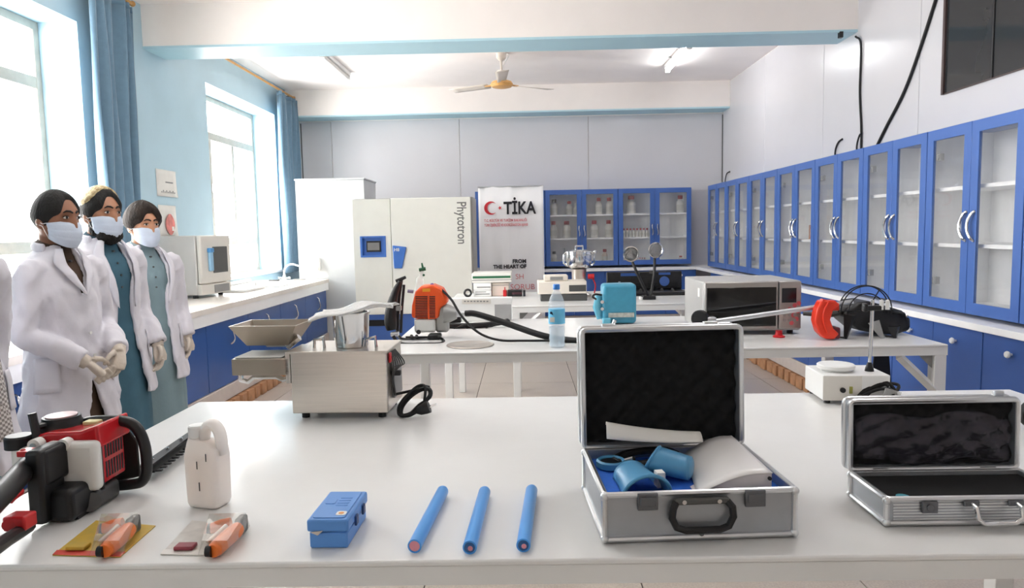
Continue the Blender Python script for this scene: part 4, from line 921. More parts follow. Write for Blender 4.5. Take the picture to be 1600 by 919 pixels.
# ---- backpack brush cutter
t = wt('backpack_brush_cutter', 'orange backpack brush cutter engine on a black tube frame', 'brush cutter', 655, 535)
def tw(name, m, material, **k): return m.build(name, material, t, world=True, **k)
Y = 3.62; M_STO = mat('orange_engine_plastic', '#ee5a24', .32, var=.05); M_CRANK = mat('cast_aluminium', '#a9a9a6', .45, .7, var=.08, bump=.1)
BODY = [(642, 498), (643, 478), (648, 456), (658, 447), (676, 445), (690, 451), (699, 466), (698, 476), (688, 480), (685, 499)]
o = tw('engine_cover', MB().prism([(at(a, b, Y).x, at(a, b, Y).z) for a, b in BODY], -Y-.12, -Y, ROTX), M_STO, bevel=.018, seg=4)
for k in range(13):
    y0 = 463+k*2.65
    tw('vent_slot', MB().pbox(649, 668, y0, y0+1.35, Y-.0015, Y+.002), M_INK)
    tw('vent_slot', MB().pbox(671, 680, y0, y0+1.35, Y-.0015, Y+.002), M_INK)
tw('cooling_rib', MB().pbox(668.4, 670.6, 461, 499, Y-.006, Y+.002), M_STO)
tw('decal', MB().pbox(660, 672, 451, 456, Y-.001, Y), mat('yellow_decal', '#f0a030', .4))
tw('fuel_tank', MB().pbox(647, 680, 499, 520, Y+.0, Y+.10), mat('clear_white_tank', '#dcdcd8', .35, var=.03), bevel=.012, seg=3)
tw('tank_cap', MB().cyl(at(654, 519, Y-.01), at(654, 519, Y+.03), .012, n=14), M_BLACK)
tw('crankcase', MB().pbox(680, 700, 478, 520, Y+.02, Y+.10), M_CRANK, bevel=.014, seg=3)
a, b = at(694, 490, Y+.05), at(714, 490, Y+.05)
tw('clutch_housing', MB().tube([a, a.lerp(b, .4), b], [.055, .048, .028], 20), M_CRANK)
tw('drive_coupling', MB().cyl(at(712, 491, Y+.05), at(731, 490, Y+.05), .016, n=16), M_ALU)
tw('starter_boss', MB().cyl(at(637, 455, Y+.05), at(646, 456, Y+.05), .009, n=10), mat('purple_grey_metal', '#8d86a0', .4, .4))
tw('primer', MB().ball(at(675, 446, Y+.03), .012, 10, 8), mat('violet_plastic', '#6a4a86', .4))
hose = spline([at(728, 490, Y+.05), at(745, 491, Y+.0), at(790, 505, Y-.06), at(850, 525, Y-.16), at(905, 533, Y-.19), at(960, 533, Y-.2)], 6)
tw('flexible_shaft', MB().tube(hose, [.017]*3+[.016]*40 if False else .0165, 12), M_RUBBER)
tw('throttle_cable', MB().tube(spline([at(689, 452, Y+.02), at(705, 468, Y-.03), at(722, 495, Y-.1), at(748, 520, Y-.15), at(780, 531.5, Y-.19), at(820, 532.5, Y-.2), at(880, 532, Y-.2), at(930, 533, Y-.2)], 6), .0062, 8), M_RUBBER)
fr = tw('back_frame', MB().tube(spline([at(627, 437, Y+.05), at(623, 470, Y+.05), at(621, 515, Y+.05), at(624, 527, Y+.02), at(636, 531, Y), at(685, 531, Y)], 5), .0095, 10), M_BLACK)
tw('base_frame', MB().tube(spline([at(614, 525, Y-.12), at(622, 535, Y-.12), at(634, 538, Y-.13), at(660, 538, Y-.13), at(690, 537, Y-.12), at(688, 529, Y+.02), at(655, 528, Y+.05), at(634, 528, Y+.05)], 5), .009, 10), M_BLACK)
tw('back_pad', MB().tube(spline([at(612, 515, Y), at(610, 495, Y), at(613, 472, Y), at(620, 450, Y), at(625, 440, Y)], 4), [.026, .030, .032, .032, .031, .030, .028, .026, .024, .022, .02, .018, .016, .014, .012, .011, .010][:17], 12, flat=1.6), M_RUBBER)
tw('frame_strut', MB().tube([at(631, 445, Y+.1), at(628, 480, Y+.1), at(626, 520, Y+.1)], .008, 8), M_BLACK)
tw('frame_clip', MB().pbox(618, 626, 479, 486, Y-.01, Y+.03), M_GREYP, bevel=.003)
tw('handle_top', MB().tube([at(619, 440, Y+.04), at(634, 433, Y+.04)], [.011, .008], 8), M_BLACK)
tw('strap_buckle', MB().pbox(610, 622, 520, 526, Y-.05, Y-.01), M_ALU, bevel=.003)
tw('damper', MB().pbox(668, 688, 523, 533, Y-.03, Y+.05), M_BLACK, bevel=.008)
for px in (643, 651, 686): tw('bolt', MB().cyl(at(px, 525, Y-.04), at(px, 525, Y+.02), .008, n=10), M_DKGREY)
t = wt('tied_bag', 'thin clear bag tied with a green clip, standing behind the orange engine', 'bag', 660, 519)
b0 = at(660, 446, 3.86)
MB().tube(spline([at(656, 520, 3.86), at(655, 450, 3.86), at(658, 430, 3.86), at(660, 419, 3.86)], 5), [.03]*5+[.022]*4+[.012]*7, 12, cap=True).build('bag_neck', mat('clear_bag_film', '#e8ecea', .15, alpha=.22), t, world=True)
MB().tube([at(655, 422, 3.855), at(665, 420, 3.855)], .010, 8).tube([at(659, 411, 3.855), at(661, 420, 3.855)], [.004, .007], 8).build('green_clip', mat('dark_green_plastic', '#1f5b3d', .4), t, world=True)
MB().ball(at(662, 430, 3.855), .007, 8, 6).build('clip_tail', MATS['dark_green_plastic'], t, world=True)
# ---- black handlebar behind
t = wt('handlebar', 'black control handlebar lying behind the flexible shaft', 'handlebar', 735, 510)
MB().tube(spline([at(696, 509, 4.02), at(740, 509, 4.02), at(775, 506, 4.03), at(790, 503, 4.04)], 4), [.016]*4+[.017]*4+[.013]*5, 10).build('bar', M_BLACK, t, world=True)
MB().tube([at(709, 515, 4.0), at(727, 507, 4.0)], [.004, .008], 8).build('lever', M_BLACK, t, world=True)
MB().tube(spline([at(725, 511, 4.0), at(735, 515, 4.0), at(755, 515, 4.0), at(765, 509, 4.0)], 4), .0035, 6).build('wire_loop', M_BLACK, t, world=True)
MB().ball(at(792, 503, 4.03), .02, 12, 8).build('end_knob', M_BLACK, t, world=True)
MB().pbox(700, 720, 490, 505, 4.1, 4.16).build('clamp_block', M_BLACK, t, world=True, bevel=.005)
# ---- white instrument box
t = wt('instrument_box', 'white instrument box with a printed strip and grey side window', 'instrument', 745, 503)
o = MB().pbox(690, 800, 466, 503, 4.33, 4.41).build('case', M_WHITEP, t, world=True, bevel=.004)
MB().pbox(773, 799, 476, 500, 4.326, 4.331).build('grey_panel', mat('mid_grey_panel', '#a2a2a2', .5), t, world=True)
MB().pbox(722, 767, 468, 475, 4.326, 4.331).build('print_plate', M_OVEN2, t, world=True, bevel=.001)
for k in range(8): MB().pbox(725+k*5, 728+k*5, 470, 472, 4.3245, 4.3262).build('printed_mark', M_GREYP, t, world=True)
# ---- round grate, water bottle
t = thing('round_grate', 'round perforated steel disc lying flat on the middle table', 'grate', (-.265, 3.405, TZ))
MB().lathe([(.112, .0005), (.117, .003), (.112, .006), (.106, .004)], 40).build('rim', M_STEEL, t)
MB().lathe([(.108, .0008), (.108, .003), (0, .003)], 40).build('disc', mat('dull_steel_mesh', '#5f5e59', .5, .5, scale=160, col2='#a9a79f'), t)
for k in range(18):
    for q in (1, 2, 3):
        if q == 1 and k % 2: continue
        a = 2*PI*k/18+q*.17; r = .03*q+.005; MB().cyl((r*math.cos(a), r*math.sin(a), .0031), (r*math.cos(a), r*math.sin(a), .0037), .0055, n=8).build('perforation', M_DKGREY, t)
t = thing('water_bottle', 'clear plastic water bottle with light blue label and cap', 'water bottle', (.155, 3.30, TZ))
M_PET = mat('clear_pet_plastic', '#e9f2f8', .08, var=.01, alpha=.28); M_SKY = mat('sky_blue_label', '#6ec3ea', .4, var=.04)
MB().lathe([(0, .004), (.03, 0), (.037, .006), (.0385, .02), (.036, .03), (.0385, .045), (.036, .06), (.0385, .075), (.0385, .10), (.0385, .195), (.0375, .21), (.031, .235), (.018, .262), (.0135, .27), (.0135, .284)], 28).build('bottle_body', M_PET, t)
MB().lathe([(.0392, .115), (.0392, .185)], 28).build('label', M_SKY, t)
MB().lathe([(0, .30), (.0145, .30), (.0165, .297), (.0165, .276), (.0135, .275)], 20).build('cap', mat('blue_bottle_cap', '#3a7fd0', .35), t)
MB().lathe([(0, .006), (.035, .008), (.0365, .02), (.034, .03), (.036, .045), (.034, .06), (.036, .075), (.036, .1), (0, .1)], 24).build('water', mat('pale_blue_water', '#cfe6f5', .05, alpha=.35), t)
MB().prism([(-.034, .165), (-.018, .158), (-.022, .172), (-.03, .176)], .0335, .0345, ROTX).build('label_logo', mat('navy_print', '#25304f', .5), t)
MB().box(-.034, -.012, -.0372, -.036, .125, .148).build('label_patch', M_PAPER, t)
# ---- teal hand mill
t = wt('teal_mill', 'teal enamelled hand mill with a side crank and name plate', 'mill', 967, 507)
M_TEAL = mat('teal_hammer_enamel', '#3f8eaa', .35, var=.06, scale=40); M_TEAL2 = mat('light_teal_enamel', '#5fa9c0', .35)
MB().pbox(942, 995, 444, 506, 4.06, 4.20).build('housing', M_TEAL, t, world=True, bevel=.022, seg=4)
MB().pbox(951, 991, 489, 496, 4.052, 4.062).build('name_plate', mat('tarnished_plate', '#b9bdb6', .4, .5, var=.2, scale=60), t, world=True)
MB().tube([at(936, 462, 4.10), at(934, 480, 4.10), at(938, 498, 4.10)], [.022, .03, .02], 14, flat=.6).build('side_cover', M_TEAL2, t, world=True)
MB().tube(spline([at(940, 461, 4.08), at(930, 460, 4.06), at(926, 464, 4.05), at(932, 468, 4.05)], 4), .006, 8).build('crank', M_BLACK, t, world=True)
for py in (472, 483): MB().cyl(at(941, py, 4.045), at(941, py, 4.07), .010, n=12).build('bolt', M_CHROME, t, world=True)
MB().pbox(942, 955, 498, 508, 4.02, 4.06).build('foot_clamp', M_TEAL2, t, world=True, bevel=.006)
MB().cyl(at(961, 500, 4.02), at(957, 509, 4.02), .012, n=12).build('clamp_screw', M_CHROME, t, world=True)
MB().cyl(at(968, 445, 4.13), at(968, 440, 4.13), .006, n=10).build('oil_cup', M_CHROME, t, world=True)
# ---- microwave
t = thing('microwave', 'silver microwave oven with black door, keypad and red flower print', 'microwave', (.92, 3.58, TZ), -1)
MB().box(0, .49, .02, .47, .02, .275).build('body', mat('light_grey_sheet', '#b3b2b0', .4, .3, var=.03), t, bevel=.006)
M_MWS = mat('grey_brushed_steel', '#a8a5a2', .35, .9, var=.05, stretch=(1, 1, 30))
d = MB().box(.003, .372, 0, .022, .03, .272).build('door', M_MWS, t, bevel=.004)
MB().box(.012, .362, -.003, .002, .045, .245).build('door_window', mat('black_glass', '#0c0c0d', .08, var=.05), d, bevel=.002)
cp = MB().box(.376, .488, 0, .022, .03, .272).build('control_panel', M_MWS, t, bevel=.004)
MB().box(.39, .462, -.003, .001, .165, .238).build('display', mat('dark_display', '#17171f', .15), cp)
for r_ in range(3):
    for k in range(3): MB().cyl((.405+k*.025, -.003, .075+r_*.026), (.405+k*.025, .0, .075+r_*.026), .008, n=12).build('key', M_GREYP, cp)
M_FLOW = mat('pale_red_print', '#c7565c', .5)
for a, b in ((.455, .15), (.47, .12), (.448, .10), (.465, .08), (.44, .06), (.475, .16), (.43, .13)):
    MB().prism([(a+.012*math.cos(R(k*60)), b+.012*math.sin(R(k*60))) for k in range(6)], .0002, .0012, ROTX).build('flower_print', M_FLOW, cp)
for x in (.04, .45):
    for y in (.05, .42): MB().cyl((x, y, 0), (x, y, .021), .016, n=10).build('foot', M_BLACK, t)
MB().box(-.001, .0, .10, .14, .19, .235).build('side_sticker', M_PAPER, t)
o = MB().lathe([(.028, 0), (.03, .006), (.018, .012), (.015, .028), (.018, .034), (0, .036)], 18).build('red_cap', M_RED); o.location = at(1217, 527, z=TZ)
tag(o, 'small red plastic cap standing in front of the microwave', 'cap')
# ---- pole trimmer with red guard
t = wt('pole_trimmer', 'silver pole with a black wheel head and red curved guard, lying before the microwave', 'pole tool', 1295, 533)
A, B_ = at(1112, 503, 3.40), at(1332, 472, 3.44)
MB().cyl(A, B_, .0125, n=16).build('pole', M_ALU, t, world=True)
h = at(1093, 498, 3.40); MB().cyl(h+Vector((-.006, -.012, 0)), h+Vector((.012, .012, 0)), .042, n=24).build('wheel_head', M_BLACK, t, world=True, bevel=.004)
MB().pbox(1100, 1120, 496, 509, 3.37, 3.42).build('gear_head', M_ALU, t, world=True, bevel=.006)
gp = [(1284, 470), (1277, 484), (1274, 502), (1279, 519), (1290, 530), (1304, 531), (1312, 522), (1303, 514), (1298, 500), (1302, 487), (1313, 476), (1306, 470)]
MB().prism([(at(a, b, 3.36).x, at(a, b, 3.36).z) for a, b in gp], -3.42, -3.36, ROTX).build('curved_guard', mat('bright_red_guard', '#e23a22', .3, var=.05), t, world=True, bevel=.008, seg=3)
MB().tube(spline([at(1295, 472, 3.355), at(1288, 486, 3.355), at(1287, 503, 3.355), at(1293, 520, 3.355)], 4), .005, 8).build('guard_rib', MATS['bright_red_guard'], t, world=True)
MB().tube([at(1283, 470, 3.37), at(1296, 473, 3.39)], .011, 10).build('guard_tab', MATS['bright_red_guard'], t, world=True)
MB().pbox(1292, 1312, 474, 486, 3.40, 3.45).build('guard_bracket', MATS['bright_red_guard'], t, world=True, bevel=.006)
MB().pbox(1300, 1314, 512, 530, 3.38, 3.46).build('cutter_shoe', mat('dark_maroon_plastic', '#5a1a28', .4), t, world=True, bevel=.008)
# ---- black tiller attachment with wire ring guard
t = wt('tiller_unit', 'black tiller unit on splayed legs with a round wire guard', 'tiller', 1370, 530)
prof = [(1318, 492), (1342, 473), (1360, 471), (1385, 478), (1412, 486), (1425, 498), (1424, 517), (1400, 524), (1370, 522), (1345, 517), (1330, 505)]
MB().prism([(at(a, b, 3.46).x, at(a, b, 3.46).z) for a, b in prof], -3.66, -3.46, ROTX).build('hood', M_BLACK, t, world=True, bevel=.02, seg=3)
for (a, b, c_, d_) in ((1328, 492, 1321, 534), (1397, 510, 1398, 536)):
    p, q = at(a, b, 3.40), at(c_, d_, 3.40); q.z = TZ+.001
    MB().tube([p, q], [.03, .009], 4).build('leg', M_BLACK, t, world=True, smooth=False)
    MB().tube([q+Vector((0, 0, .006)), q+Vector((-.045, 0, .010))], .005, 6).build('foot_pin', M_BLACK, t, world=True)
MB().add([at(1356, 505, 3.42), at(1374, 500, 3.42), at(1382, 528, 3.40), at(1376, 530, 3.40), at(1356, 505, 3.425), at(1374, 500, 3.425), at(1382, 528, 3.405), at(1376, 530, 3.405)], [(3, 2, 1, 0), (4, 5, 6, 7), (0, 1, 5, 4), (1, 2, 6, 5), (2, 3, 7, 6), (3, 0, 4, 7)]).build('side_blade', M_GREYP, t, world=True)
c = at(1354, 486, 3.42)
ring = lambda r, dy: [(c.x+r*math.cos(R(a)), c.y+dy, c.z+r*math.sin(R(a))) for a in range(-8, 189, 8)]
MB().tube(ring(.122, 0), .0032, 6).build('guard_ring', M_BLACK, t, world=True); MB().tube(ring(.122, .03), .0032, 6).build('guard_ring', M_BLACK, t, world=True); MB().tube(ring(.085, 0), .0028, 6).build('guard_ring', M_BLACK, t, world=True)
for a in (25, 60, 180, 0): MB().tube([(c.x+.03*math.cos(R(a)), c.y, c.z+.03*math.sin(R(a))), (c.x+.122*math.cos(R(a)), c.y, c.z+.122*math.sin(R(a)))], .0028, 6).build('guard_spoke', M_BLACK, t, world=True)
MB().tube(spline([at(1340, 475, 3.55), at(1300, 490, 3.50), at(1255, 490, 3.52)], 4), [.02, .02, .02, .02, .018, .016, .014, .012, .01], 10).build('drive_tube', M_DKGREY, t, world=True)
MB().tube([at(1395, 487, 3.44), at(1412, 490, 3.44), at(1418, 500, 3.44)], .007, 8).build('lift_handle', M_BLACK, t, world=True)
MB().cyl(at(1415, 495, 3.44), at(1418, 493, 3.44), .01, n=10).build('name_badge', M_CHROME, t, world=True)
MB().pbox(1326, 1342, 488, 494, 3.40, 3.42).build('wire_bracket', M_BLACK, t, world=True)
# dark strap hanging down behind the stirrer from the middle table
t = thing('hanging_strap', 'dark straps hanging down in front of the blue base cabinets', 'strap', (1.86, 3.62, .30))
MB().add([(-.05, 0, .5), (.02, 0, .5), (.07, .0, .0), (-.09, 0, .0), (-.05, .012, .5), (.02, .012, .5), (.07, .012, .0), (-.09, .012, .0)], [(3, 2, 1, 0), (4, 5, 6, 7), (0, 1, 5, 4), (1, 2, 6, 5), (2, 3, 7, 6), (3, 0, 4, 7)]).build('strap', M_BLACK, t)
MB().cyl((-.015, -.004, .22), (-.015, 0, .22), .012, n=12).build('rivet', mat('copper_rivet', '#8a5a4a', .4, .6), t)
MB().tube([(.0, .0, .5), (.0, .0, .53)], .02, 6).build('loop', M_BLACK, t)

# ================================================================ things on the farthest table
def stackbox(px0, px1, py0, py1, Y0, Y1, m, label, cat, name, extra=None):
    t = thing(name, label, cat, (at((px0+px1)/2, py1, Y0).x, Y0, at((px0+px1)/2, py1, Y0).z))
    MB().pbox(px0, px1, py0, py1, Y0, Y1).build('case', m, t, world=True, bevel=.006)
    if extra: extra(t)
    return t
z0 = TZ
M_BEIGE = mat('beige_enamel', '#e6ded2', .45, var=.02)
def lay(name, label, cat, px0, px1, z, h, Y0, dep, m, band=None):
    a, b = at(px0, 460, Y0).x, at(px1, 460, Y0).x
    t = thing(name, label, cat, ((a+b)/2, Y0, z)); w2 = (b-a)/2
    MB().box(-w2, w2, 0, dep, 0, h).build('case', m, t, bevel=.006)
    for (zz, hh, mm_, f0, f1) in (band or ()): MB().box(-w2+2*w2*f0, -w2+2*w2*f1, -.003, .001, zz, zz+hh).build('front_band', mm_, t)
    return t
M_GREEN = mat('dark_green_band', '#2f6b4a', .5); M_CREAM = mat('cream_plastic', '#e9e6df', .4)
lay('power_supply', 'lowest white box of the stack left of the banner, with grey slots', 'instrument', 740, 768, TZ, .055, 6.0, .25, M_WHITEP, [(.018, .008, M_GREYP, .1, .9), (.038, .006, M_GREYP, .1, .7)])
lay('power_supply', 'white box in the middle of the stack left of the banner', 'instrument', 740, 768, TZ+.056, .06, 6.0, .25, M_WHITEP, [(.02, .01, M_GREYP, .2, .95)])
lay('document_box', 'wide beige box behind the stacked white boxes', 'box', 769, 796, TZ, .115, 6.03, .22, M_BEIGE, [(.09, .004, M_GREYP, 0, 1)])
lay('scanner', 'wide flat white device with a green stripe, on top of the stack', 'instrument', 738, 800, TZ+.118, .085, 6.0, .26, M_CREAM, [(.038, .020, M_GREEN, .02, .97), (.02, .006, M_GREYP, 0, 1)])
t = lay('marker_carton', 'black carton with a red end lying before the banner', 'carton', 793, 816, TZ, .055, 5.95, .08, M_BLACK, [(.02, .016, mat('maroon_print', '#4a2530', .4), .3, 1)])
MB().box(-.10, -.07, -.002, .07, 0, .055).build('red_end', M_RED, t, bevel=.004); MB().box(-.09, -.08, .02, .04, .055, .08).build('red_tip', M_RED, t, bevel=.003); MB().box(.07, .09, 0, .08, 0, .05).build('black_end', M_INK, t, bevel=.004)
t = thing('tape_ring', 'black tape ring leaning left of the stacked white boxes', 'tape', (at(731, 463, 5.98).x, 5.98, TZ))
MB().tube(arc((0, 0, .036), .028, 0, 345, 20), .009, 8, closed=True).build('ring', M_BLACK, t); MB().tube(arc((0, .008, .036), .017, 0, 345, 16), .004, 6, closed=True).build('core', M_PAPER, t)
# beige analyser
t = thing('spectrometer', 'beige bench instrument with a dark base and small window', 'instrument', (at(880, 470, 5.52).x, 5.50, TZ)); cx = t.location.x
W_ = at(920, 470, 5.5).x-at(845, 470, 5.5).x
MB().box(-W_/2+.01, W_/2, 0, .22, .0, .055).build('base', M_DKGREY, t, bevel=.005)
MB().box(-W_/2-.01, W_/2-.005, -.01, .22, .056, .155).build('housing', M_BEIGE, t, bevel=.006)
MB().box(W_*.12, W_/2-.01, -.014, -.009, .075, .125).build('grey_panel', M_DKGREY, t, bevel=.002)
u_ = MB().box(-W_/2+.04, .04, .02, .2, .156, .20).build('sample_cover', M_BEIGE, t, bevel=.006)
MB().box(-.10, -.0, .016, .021, .166, .19).build('window', M_GREYP, u_)
# steel grinder behind it
t = thing('steel_grinder', 'polished steel grinder pot with clamps on a stand', 'grinder', (at(905, 465, 5.86).x, 5.86, TZ))
MB().lathe([(.10, 0), (.10, .02), (.06, .04), (.06, .22), (.064, .23)], 28).build('stand', M_STEEL, t)
p = MB().lathe([(.06, .232), (.10, .25), (.105, .27), (.105, .345), (.112, .35), (.112, .375), (.06, .39), (0, .392)], 32).build('pot', M_CHROME, t)
MB().tube([(-.03, -.05, .385), (-.03, -.05, .42), (.03, -.05, .42), (.03, -.05, .385)], .008, 8).build('lid_handle', M_CHROME, p)
for s in (-1, 1):
    MB().tube([(s*.10, -.03, .26), (s*.125, -.03, .28), (s*.125, -.03, .35), (s*.105, -.03, .37)], .008, 8).build('clamp', M_CHROME, p)
MB().ball((.13, -.04, .39-.02), .015, 10, 8).build('clamp_knob', M_CHROME, p)
MB().cyl((.07, -.06, .17), (.12, -.07, .17), .022, n=14).build('red_knob', M_RED, t)
MB().tube(spline([(.1, -.05, .17), (.13, -.06, .1), (.12, -.06, .03)], 4), .006, 8).build('cord', M_RED, t)
MB().box(-.05, .05, -.065, -.058, .08, .14).build('front_plate', M_WHITEP, t)
# double gooseneck lamp
t = thing('gooseneck_lamp', 'black double gooseneck lamp with two round chrome heads', 'lamp', (at(1015, 468, 5.5).x, 5.52, TZ)); bx = t.location
MB().box(-.055, .045, -.05, .05, 0, .03).build('base', M_BLACK, t, bevel=.006)
MB().box(-.075, -.055, -.03, .03, 0, .02).build('switch', M_WHITEP, t, bevel=.003)
M_LENS = mat('lamp_lens', '#b9b7b2', .25, .5, var=.1)
for px, py, mx, dark in ((986, 397, 997, True), (1024, 391, 1022, False)):
    hd = at(px, py, 5.5)-bx; el = at(mx, 430, 5.5)-bx
    MB().tube(spline([(-.005 if dark else .01, 0, .02), el, hd+Vector((.01 if dark else 0, .03, -.05)), hd+Vector((0, .035, 0))], 6), .011, 10).build('neck', M_BLACK, t)
    MX = Matrix.Translation(hd) @ Matrix.Rotation(R(90), 4, 'X') @ Matrix.Rotation(R(-10 if dark else 8), 4, 'Y')
    s_ = MB().lathe([(0, -.05), (.025, -.045), (.05, -.02), (.06, .0), (.062, .012), (.054, .014), (.048, .006)], 28, MX).build('lamp_head', M_CHROME, t)
    MB().lathe([(.049, .006), (.03, .004), (0, .003)], 24, MX).build('lens', M_DKGREY if dark else M_LENS, s_)
# black tool case
t = thing('black_tool_case', 'open black moulded tool case with a blue round badge', 'tool case', (at(1016, 464, 5.78).x, 5.80, TZ)); wc = (at(1078, 464, 5.78).x-at(955, 464, 5.78).x)/2
MB().box(-wc, wc, 0, .30, .0, .03).build('tray', M_BLACK, t, bevel=.008)
l_ = MB().box(-wc, wc, .26, .30, .031, .185).build('lid', mat('black_moulded_plastic', '#1d1c1b', .5, var=.4, scale=22, bump=.4, bscale=22), t, bevel=.01)
MB().box(-wc+.12, -wc+.26, .255, .262, .15, .175).build('handle', M_CABLOW, l_); MB().box(wc-.2, wc-.1, .255, .262, .155, .175).build('handle', M_CABLOW, l_)
MB().cyl((wc*.53, .25, .10), (wc*.53, .262, .10), .042, n=24).build('badge', M_CAB, l_)
for k in range(4): MB().box(-wc+.03+k*.16, -wc+.13+k*.16, .254, .262, .05, .09).build('moulded_pocket', M_RUBBER, l_, bevel=.004)
for s in (-1, 1): MB().box(s*.06-.02, s*.06+.02, .25, .262, .165, .192).build('catch', M_DKGREY, l_, bevel=.003)
for k in range(6): MB().tube([(-wc+.08+k*.09, .08, .035), (-wc+.10+k*.09, .2, .035)], .012, 8).build('tool_slot', M_DKGREY, t)

# ================================================================ people
from mathutils import noise as mnoise
def fuse(mb, voxel, iters, name, m, parent, disp=0., freq=8., loc=None):
    """fuse the closed pieces of a builder into one continuous skin, smoothed, with cloth-like relief"""
    me = bpy.data.meshes.new(name); me.from_pydata([tuple(v) for v in mb.v], [], mb.f)
    bm = bmesh.new(); bm.from_mesh(me); bmesh.ops.recalc_face_normals(bm, faces=bm.faces); bm.to_mesh(me); bm.free()
    tmp = bpy.data.objects.new(name, me); COL.objects.link(tmp)
    r = tmp.modifiers.new('r', 'REMESH'); r.mode = 'VOXEL'; r.voxel_size = voxel; r.use_smooth_shade = True
    if iters: s = tmp.modifiers.new('s', 'SMOOTH'); s.iterations = iters; s.factor = .5
    bpy.context.view_layer.update()
    out = bpy.data.meshes.new_from_object(tmp.evaluated_get(bpy.context.evaluated_depsgraph_get()))
    bpy.data.objects.remove(tmp); bpy.data.meshes.remove(me)
    if disp:
        cn = [(v.co.copy(), v.normal.copy()) for v in out.vertices]
        for v, (c_, n_) in zip(out.vertices, cn):
            p = Vector((c_.x*freq+c_.z*freq*.35, c_.y*freq, c_.z*freq*.5)); n = mnoise.fractal(p, 1., 2., 3)+.6*mnoise.noise(p*2.3+Vector((7, 1, 3))); n += .7*(.5-abs(mnoise.noise(Vector((c_.x*freq*1.6-c_.z*freq*.6, c_.y*freq*1.6, c_.z*freq*.9)))*2.2))
            v.co = c_+n_*disp*n
    out.name = name; out.materials.clear(); out.materials.append(m)
    out.polygons.foreach_set('use_smooth', [True]*len(out.polygons))
    o = bpy.data.objects.new(name, out); COL.objects.link(o); o.parent = parent
    if loc: o.location = loc
    return o
def head_pt(az, el, off=0.):
    x = .076*math.cos(el)*math.sin(az); y = -.098*math.cos(el)*math.cos(az); z = .118*math.sin(el)
    if z < 0:
        t = min(1, -z/.118); x *= 1-.30*t**1.6; y *= (1-.10*t**2) if y < 0 else (1-.45*t); z *= 1.06
    z0 = z
    if y < 0:
        y -= .023*math.exp(-(x/.012)**2)*max(0, min(1, (.022-z0)/.055))*(1 if z0 > -.04 else max(0, 1-(-.04-z0)/.012))
        y += .010*math.exp(-((abs(x)-.032)/.017)**2-((z0-.010)/.012)**2)
        y -= .005*math.exp(-((z0-.032)/.012)**2)*math.exp(-(x/.06)**4)
        y -= .004*math.exp(-(x/.02)**2-((z0+.062)/.012)**2)
        y -= .006*math.exp(-(x/.022)**2-((z0+.105)/.016)**2)
    p = Vector((x, y, z)); n = Vector((x/.076**2, y/.098**2, z/.118**2)).normalized()
    return p+n*off
def shell_cap(lo, T, nz, name, m, parent, seed=0, n=72, k=16, amp=.003, freq=30):
    """closed cap over the skull from elevation lo(az) to the crown, thickness T(az, v)"""
    def fn(u, v):
        az = 2*PI*u; e0 = lo(az); el = e0+(PI/2-e0)*v
        nn = mnoise.noise(Vector((math.sin(az)*freq*.1*3, math.cos(az)*freq*.1*3+seed, v*2.5)))
        t = T(az, v)*min(1, .12+v*4.5)+amp*(math.sin(az*freq+6*v+nn*4)*.5+nn)*(.3+v)*(1-v*.6)
        p = head_pt(az, el, t); return (p.x, p.y, p.z+nz*v)
    m_ = MB().grid(fn, n, k, cu=True)
    m_.v += []
    return m_.build(name, m, parent, ang=80)
def hand(mb, wrist, fdir, pn, side, curl, s=1., thumb=25):
    """palm, four fingers and a thumb at a wrist; fdir = finger direction, pn = back-of-hand normal"""
    f = Vector(fdir).normalized(); n = Vector(pn); n = (n-f*n.dot(f)).normalized(); x = f.cross(n)*side
    w_ = Vector(wrist)
    def L(a, b, c): return w_+(x*a+f*b+n*c)*s
    mb.tube([L(0, -.03, 0), L(0, .0, 0), L(.002, .03, 0), L(.002, .06, .001), L(.0, .088, 0)], [.026*s, .028*s, .036*s, .041*s, .036*s], 14, flat=.48)
    for k, (bx, ln) in enumerate(((.030, .072), (.010, .080), (-.010, .075), (-.028, .060))):
        p = L(bx, .078, 0); d = f.copy(); pts = [p]; a = 0
        for j, q in enumerate((.45, .32, .25)):
            a = R(curl[j]+k*2); d = (d*math.cos(a)-n*math.sin(a)); nn = None; n2 = n*math.cos(a)+f*0
            pts.append(pts[-1]+(d.normalized())*ln*q*s)
            d = d.normalized(); n = (n-d*n.dot(d)).normalized()
        n = Vector(pn); n = (n-f*n.dot(f)).normalized()
        mb.tube(pts, [.0098*s, .0092*s, .0085*s, .0068*s], 10)
    mb.tube([L(.028, .012, -.004), L(.050, .038, -.010), L(.056, .062, -.018), L(.052, .082, -.028)], [.014*s, .0115*s, .0098*s, .0075*s], 10)
M_HAIR = mat('black_hair', '#13100d', .75, var=.35, scale=40, bump=.6, bscale=120, stretch=(1, 1, .35)); M_HAIR2 = mat('dark_brown_hair', '#231912', .8, var=.45, scale=30, bump=.6, bscale=90, stretch=(1, 1, .5))
M_SKIN = mat('tan_skin', '#a9785c', .5, var=.06, scale=20); M_SKIN2 = mat('light_tan_skin', '#bd8a6b', .5, var=.06, scale=20); M_SKIN3 = mat('brown_skin', '#8c6048', .5, var=.06, scale=20)
M_COAT = mat('white_coat_cotton', '#d9d7de', .8, var=.02, scale=6, bump=.12, bscale=60, sheen=.1); M_MASK = mat('pale_blue_face_mask', '#ccd7e6', .75, var=.03, scale=30, bump=.1, bscale=150)
M_GLOVE = mat('cream_latex_glove', '#c9beb0', .55, var=.06, scale=30, bump=.2, bscale=90); M_EYE = mat('eye_white', '#d9d2cb', .3); M_IRIS = mat('dark_brown_iris', '#1c110c', .15)
M_SHOE = mat('black_leather', '#17130f', .4)
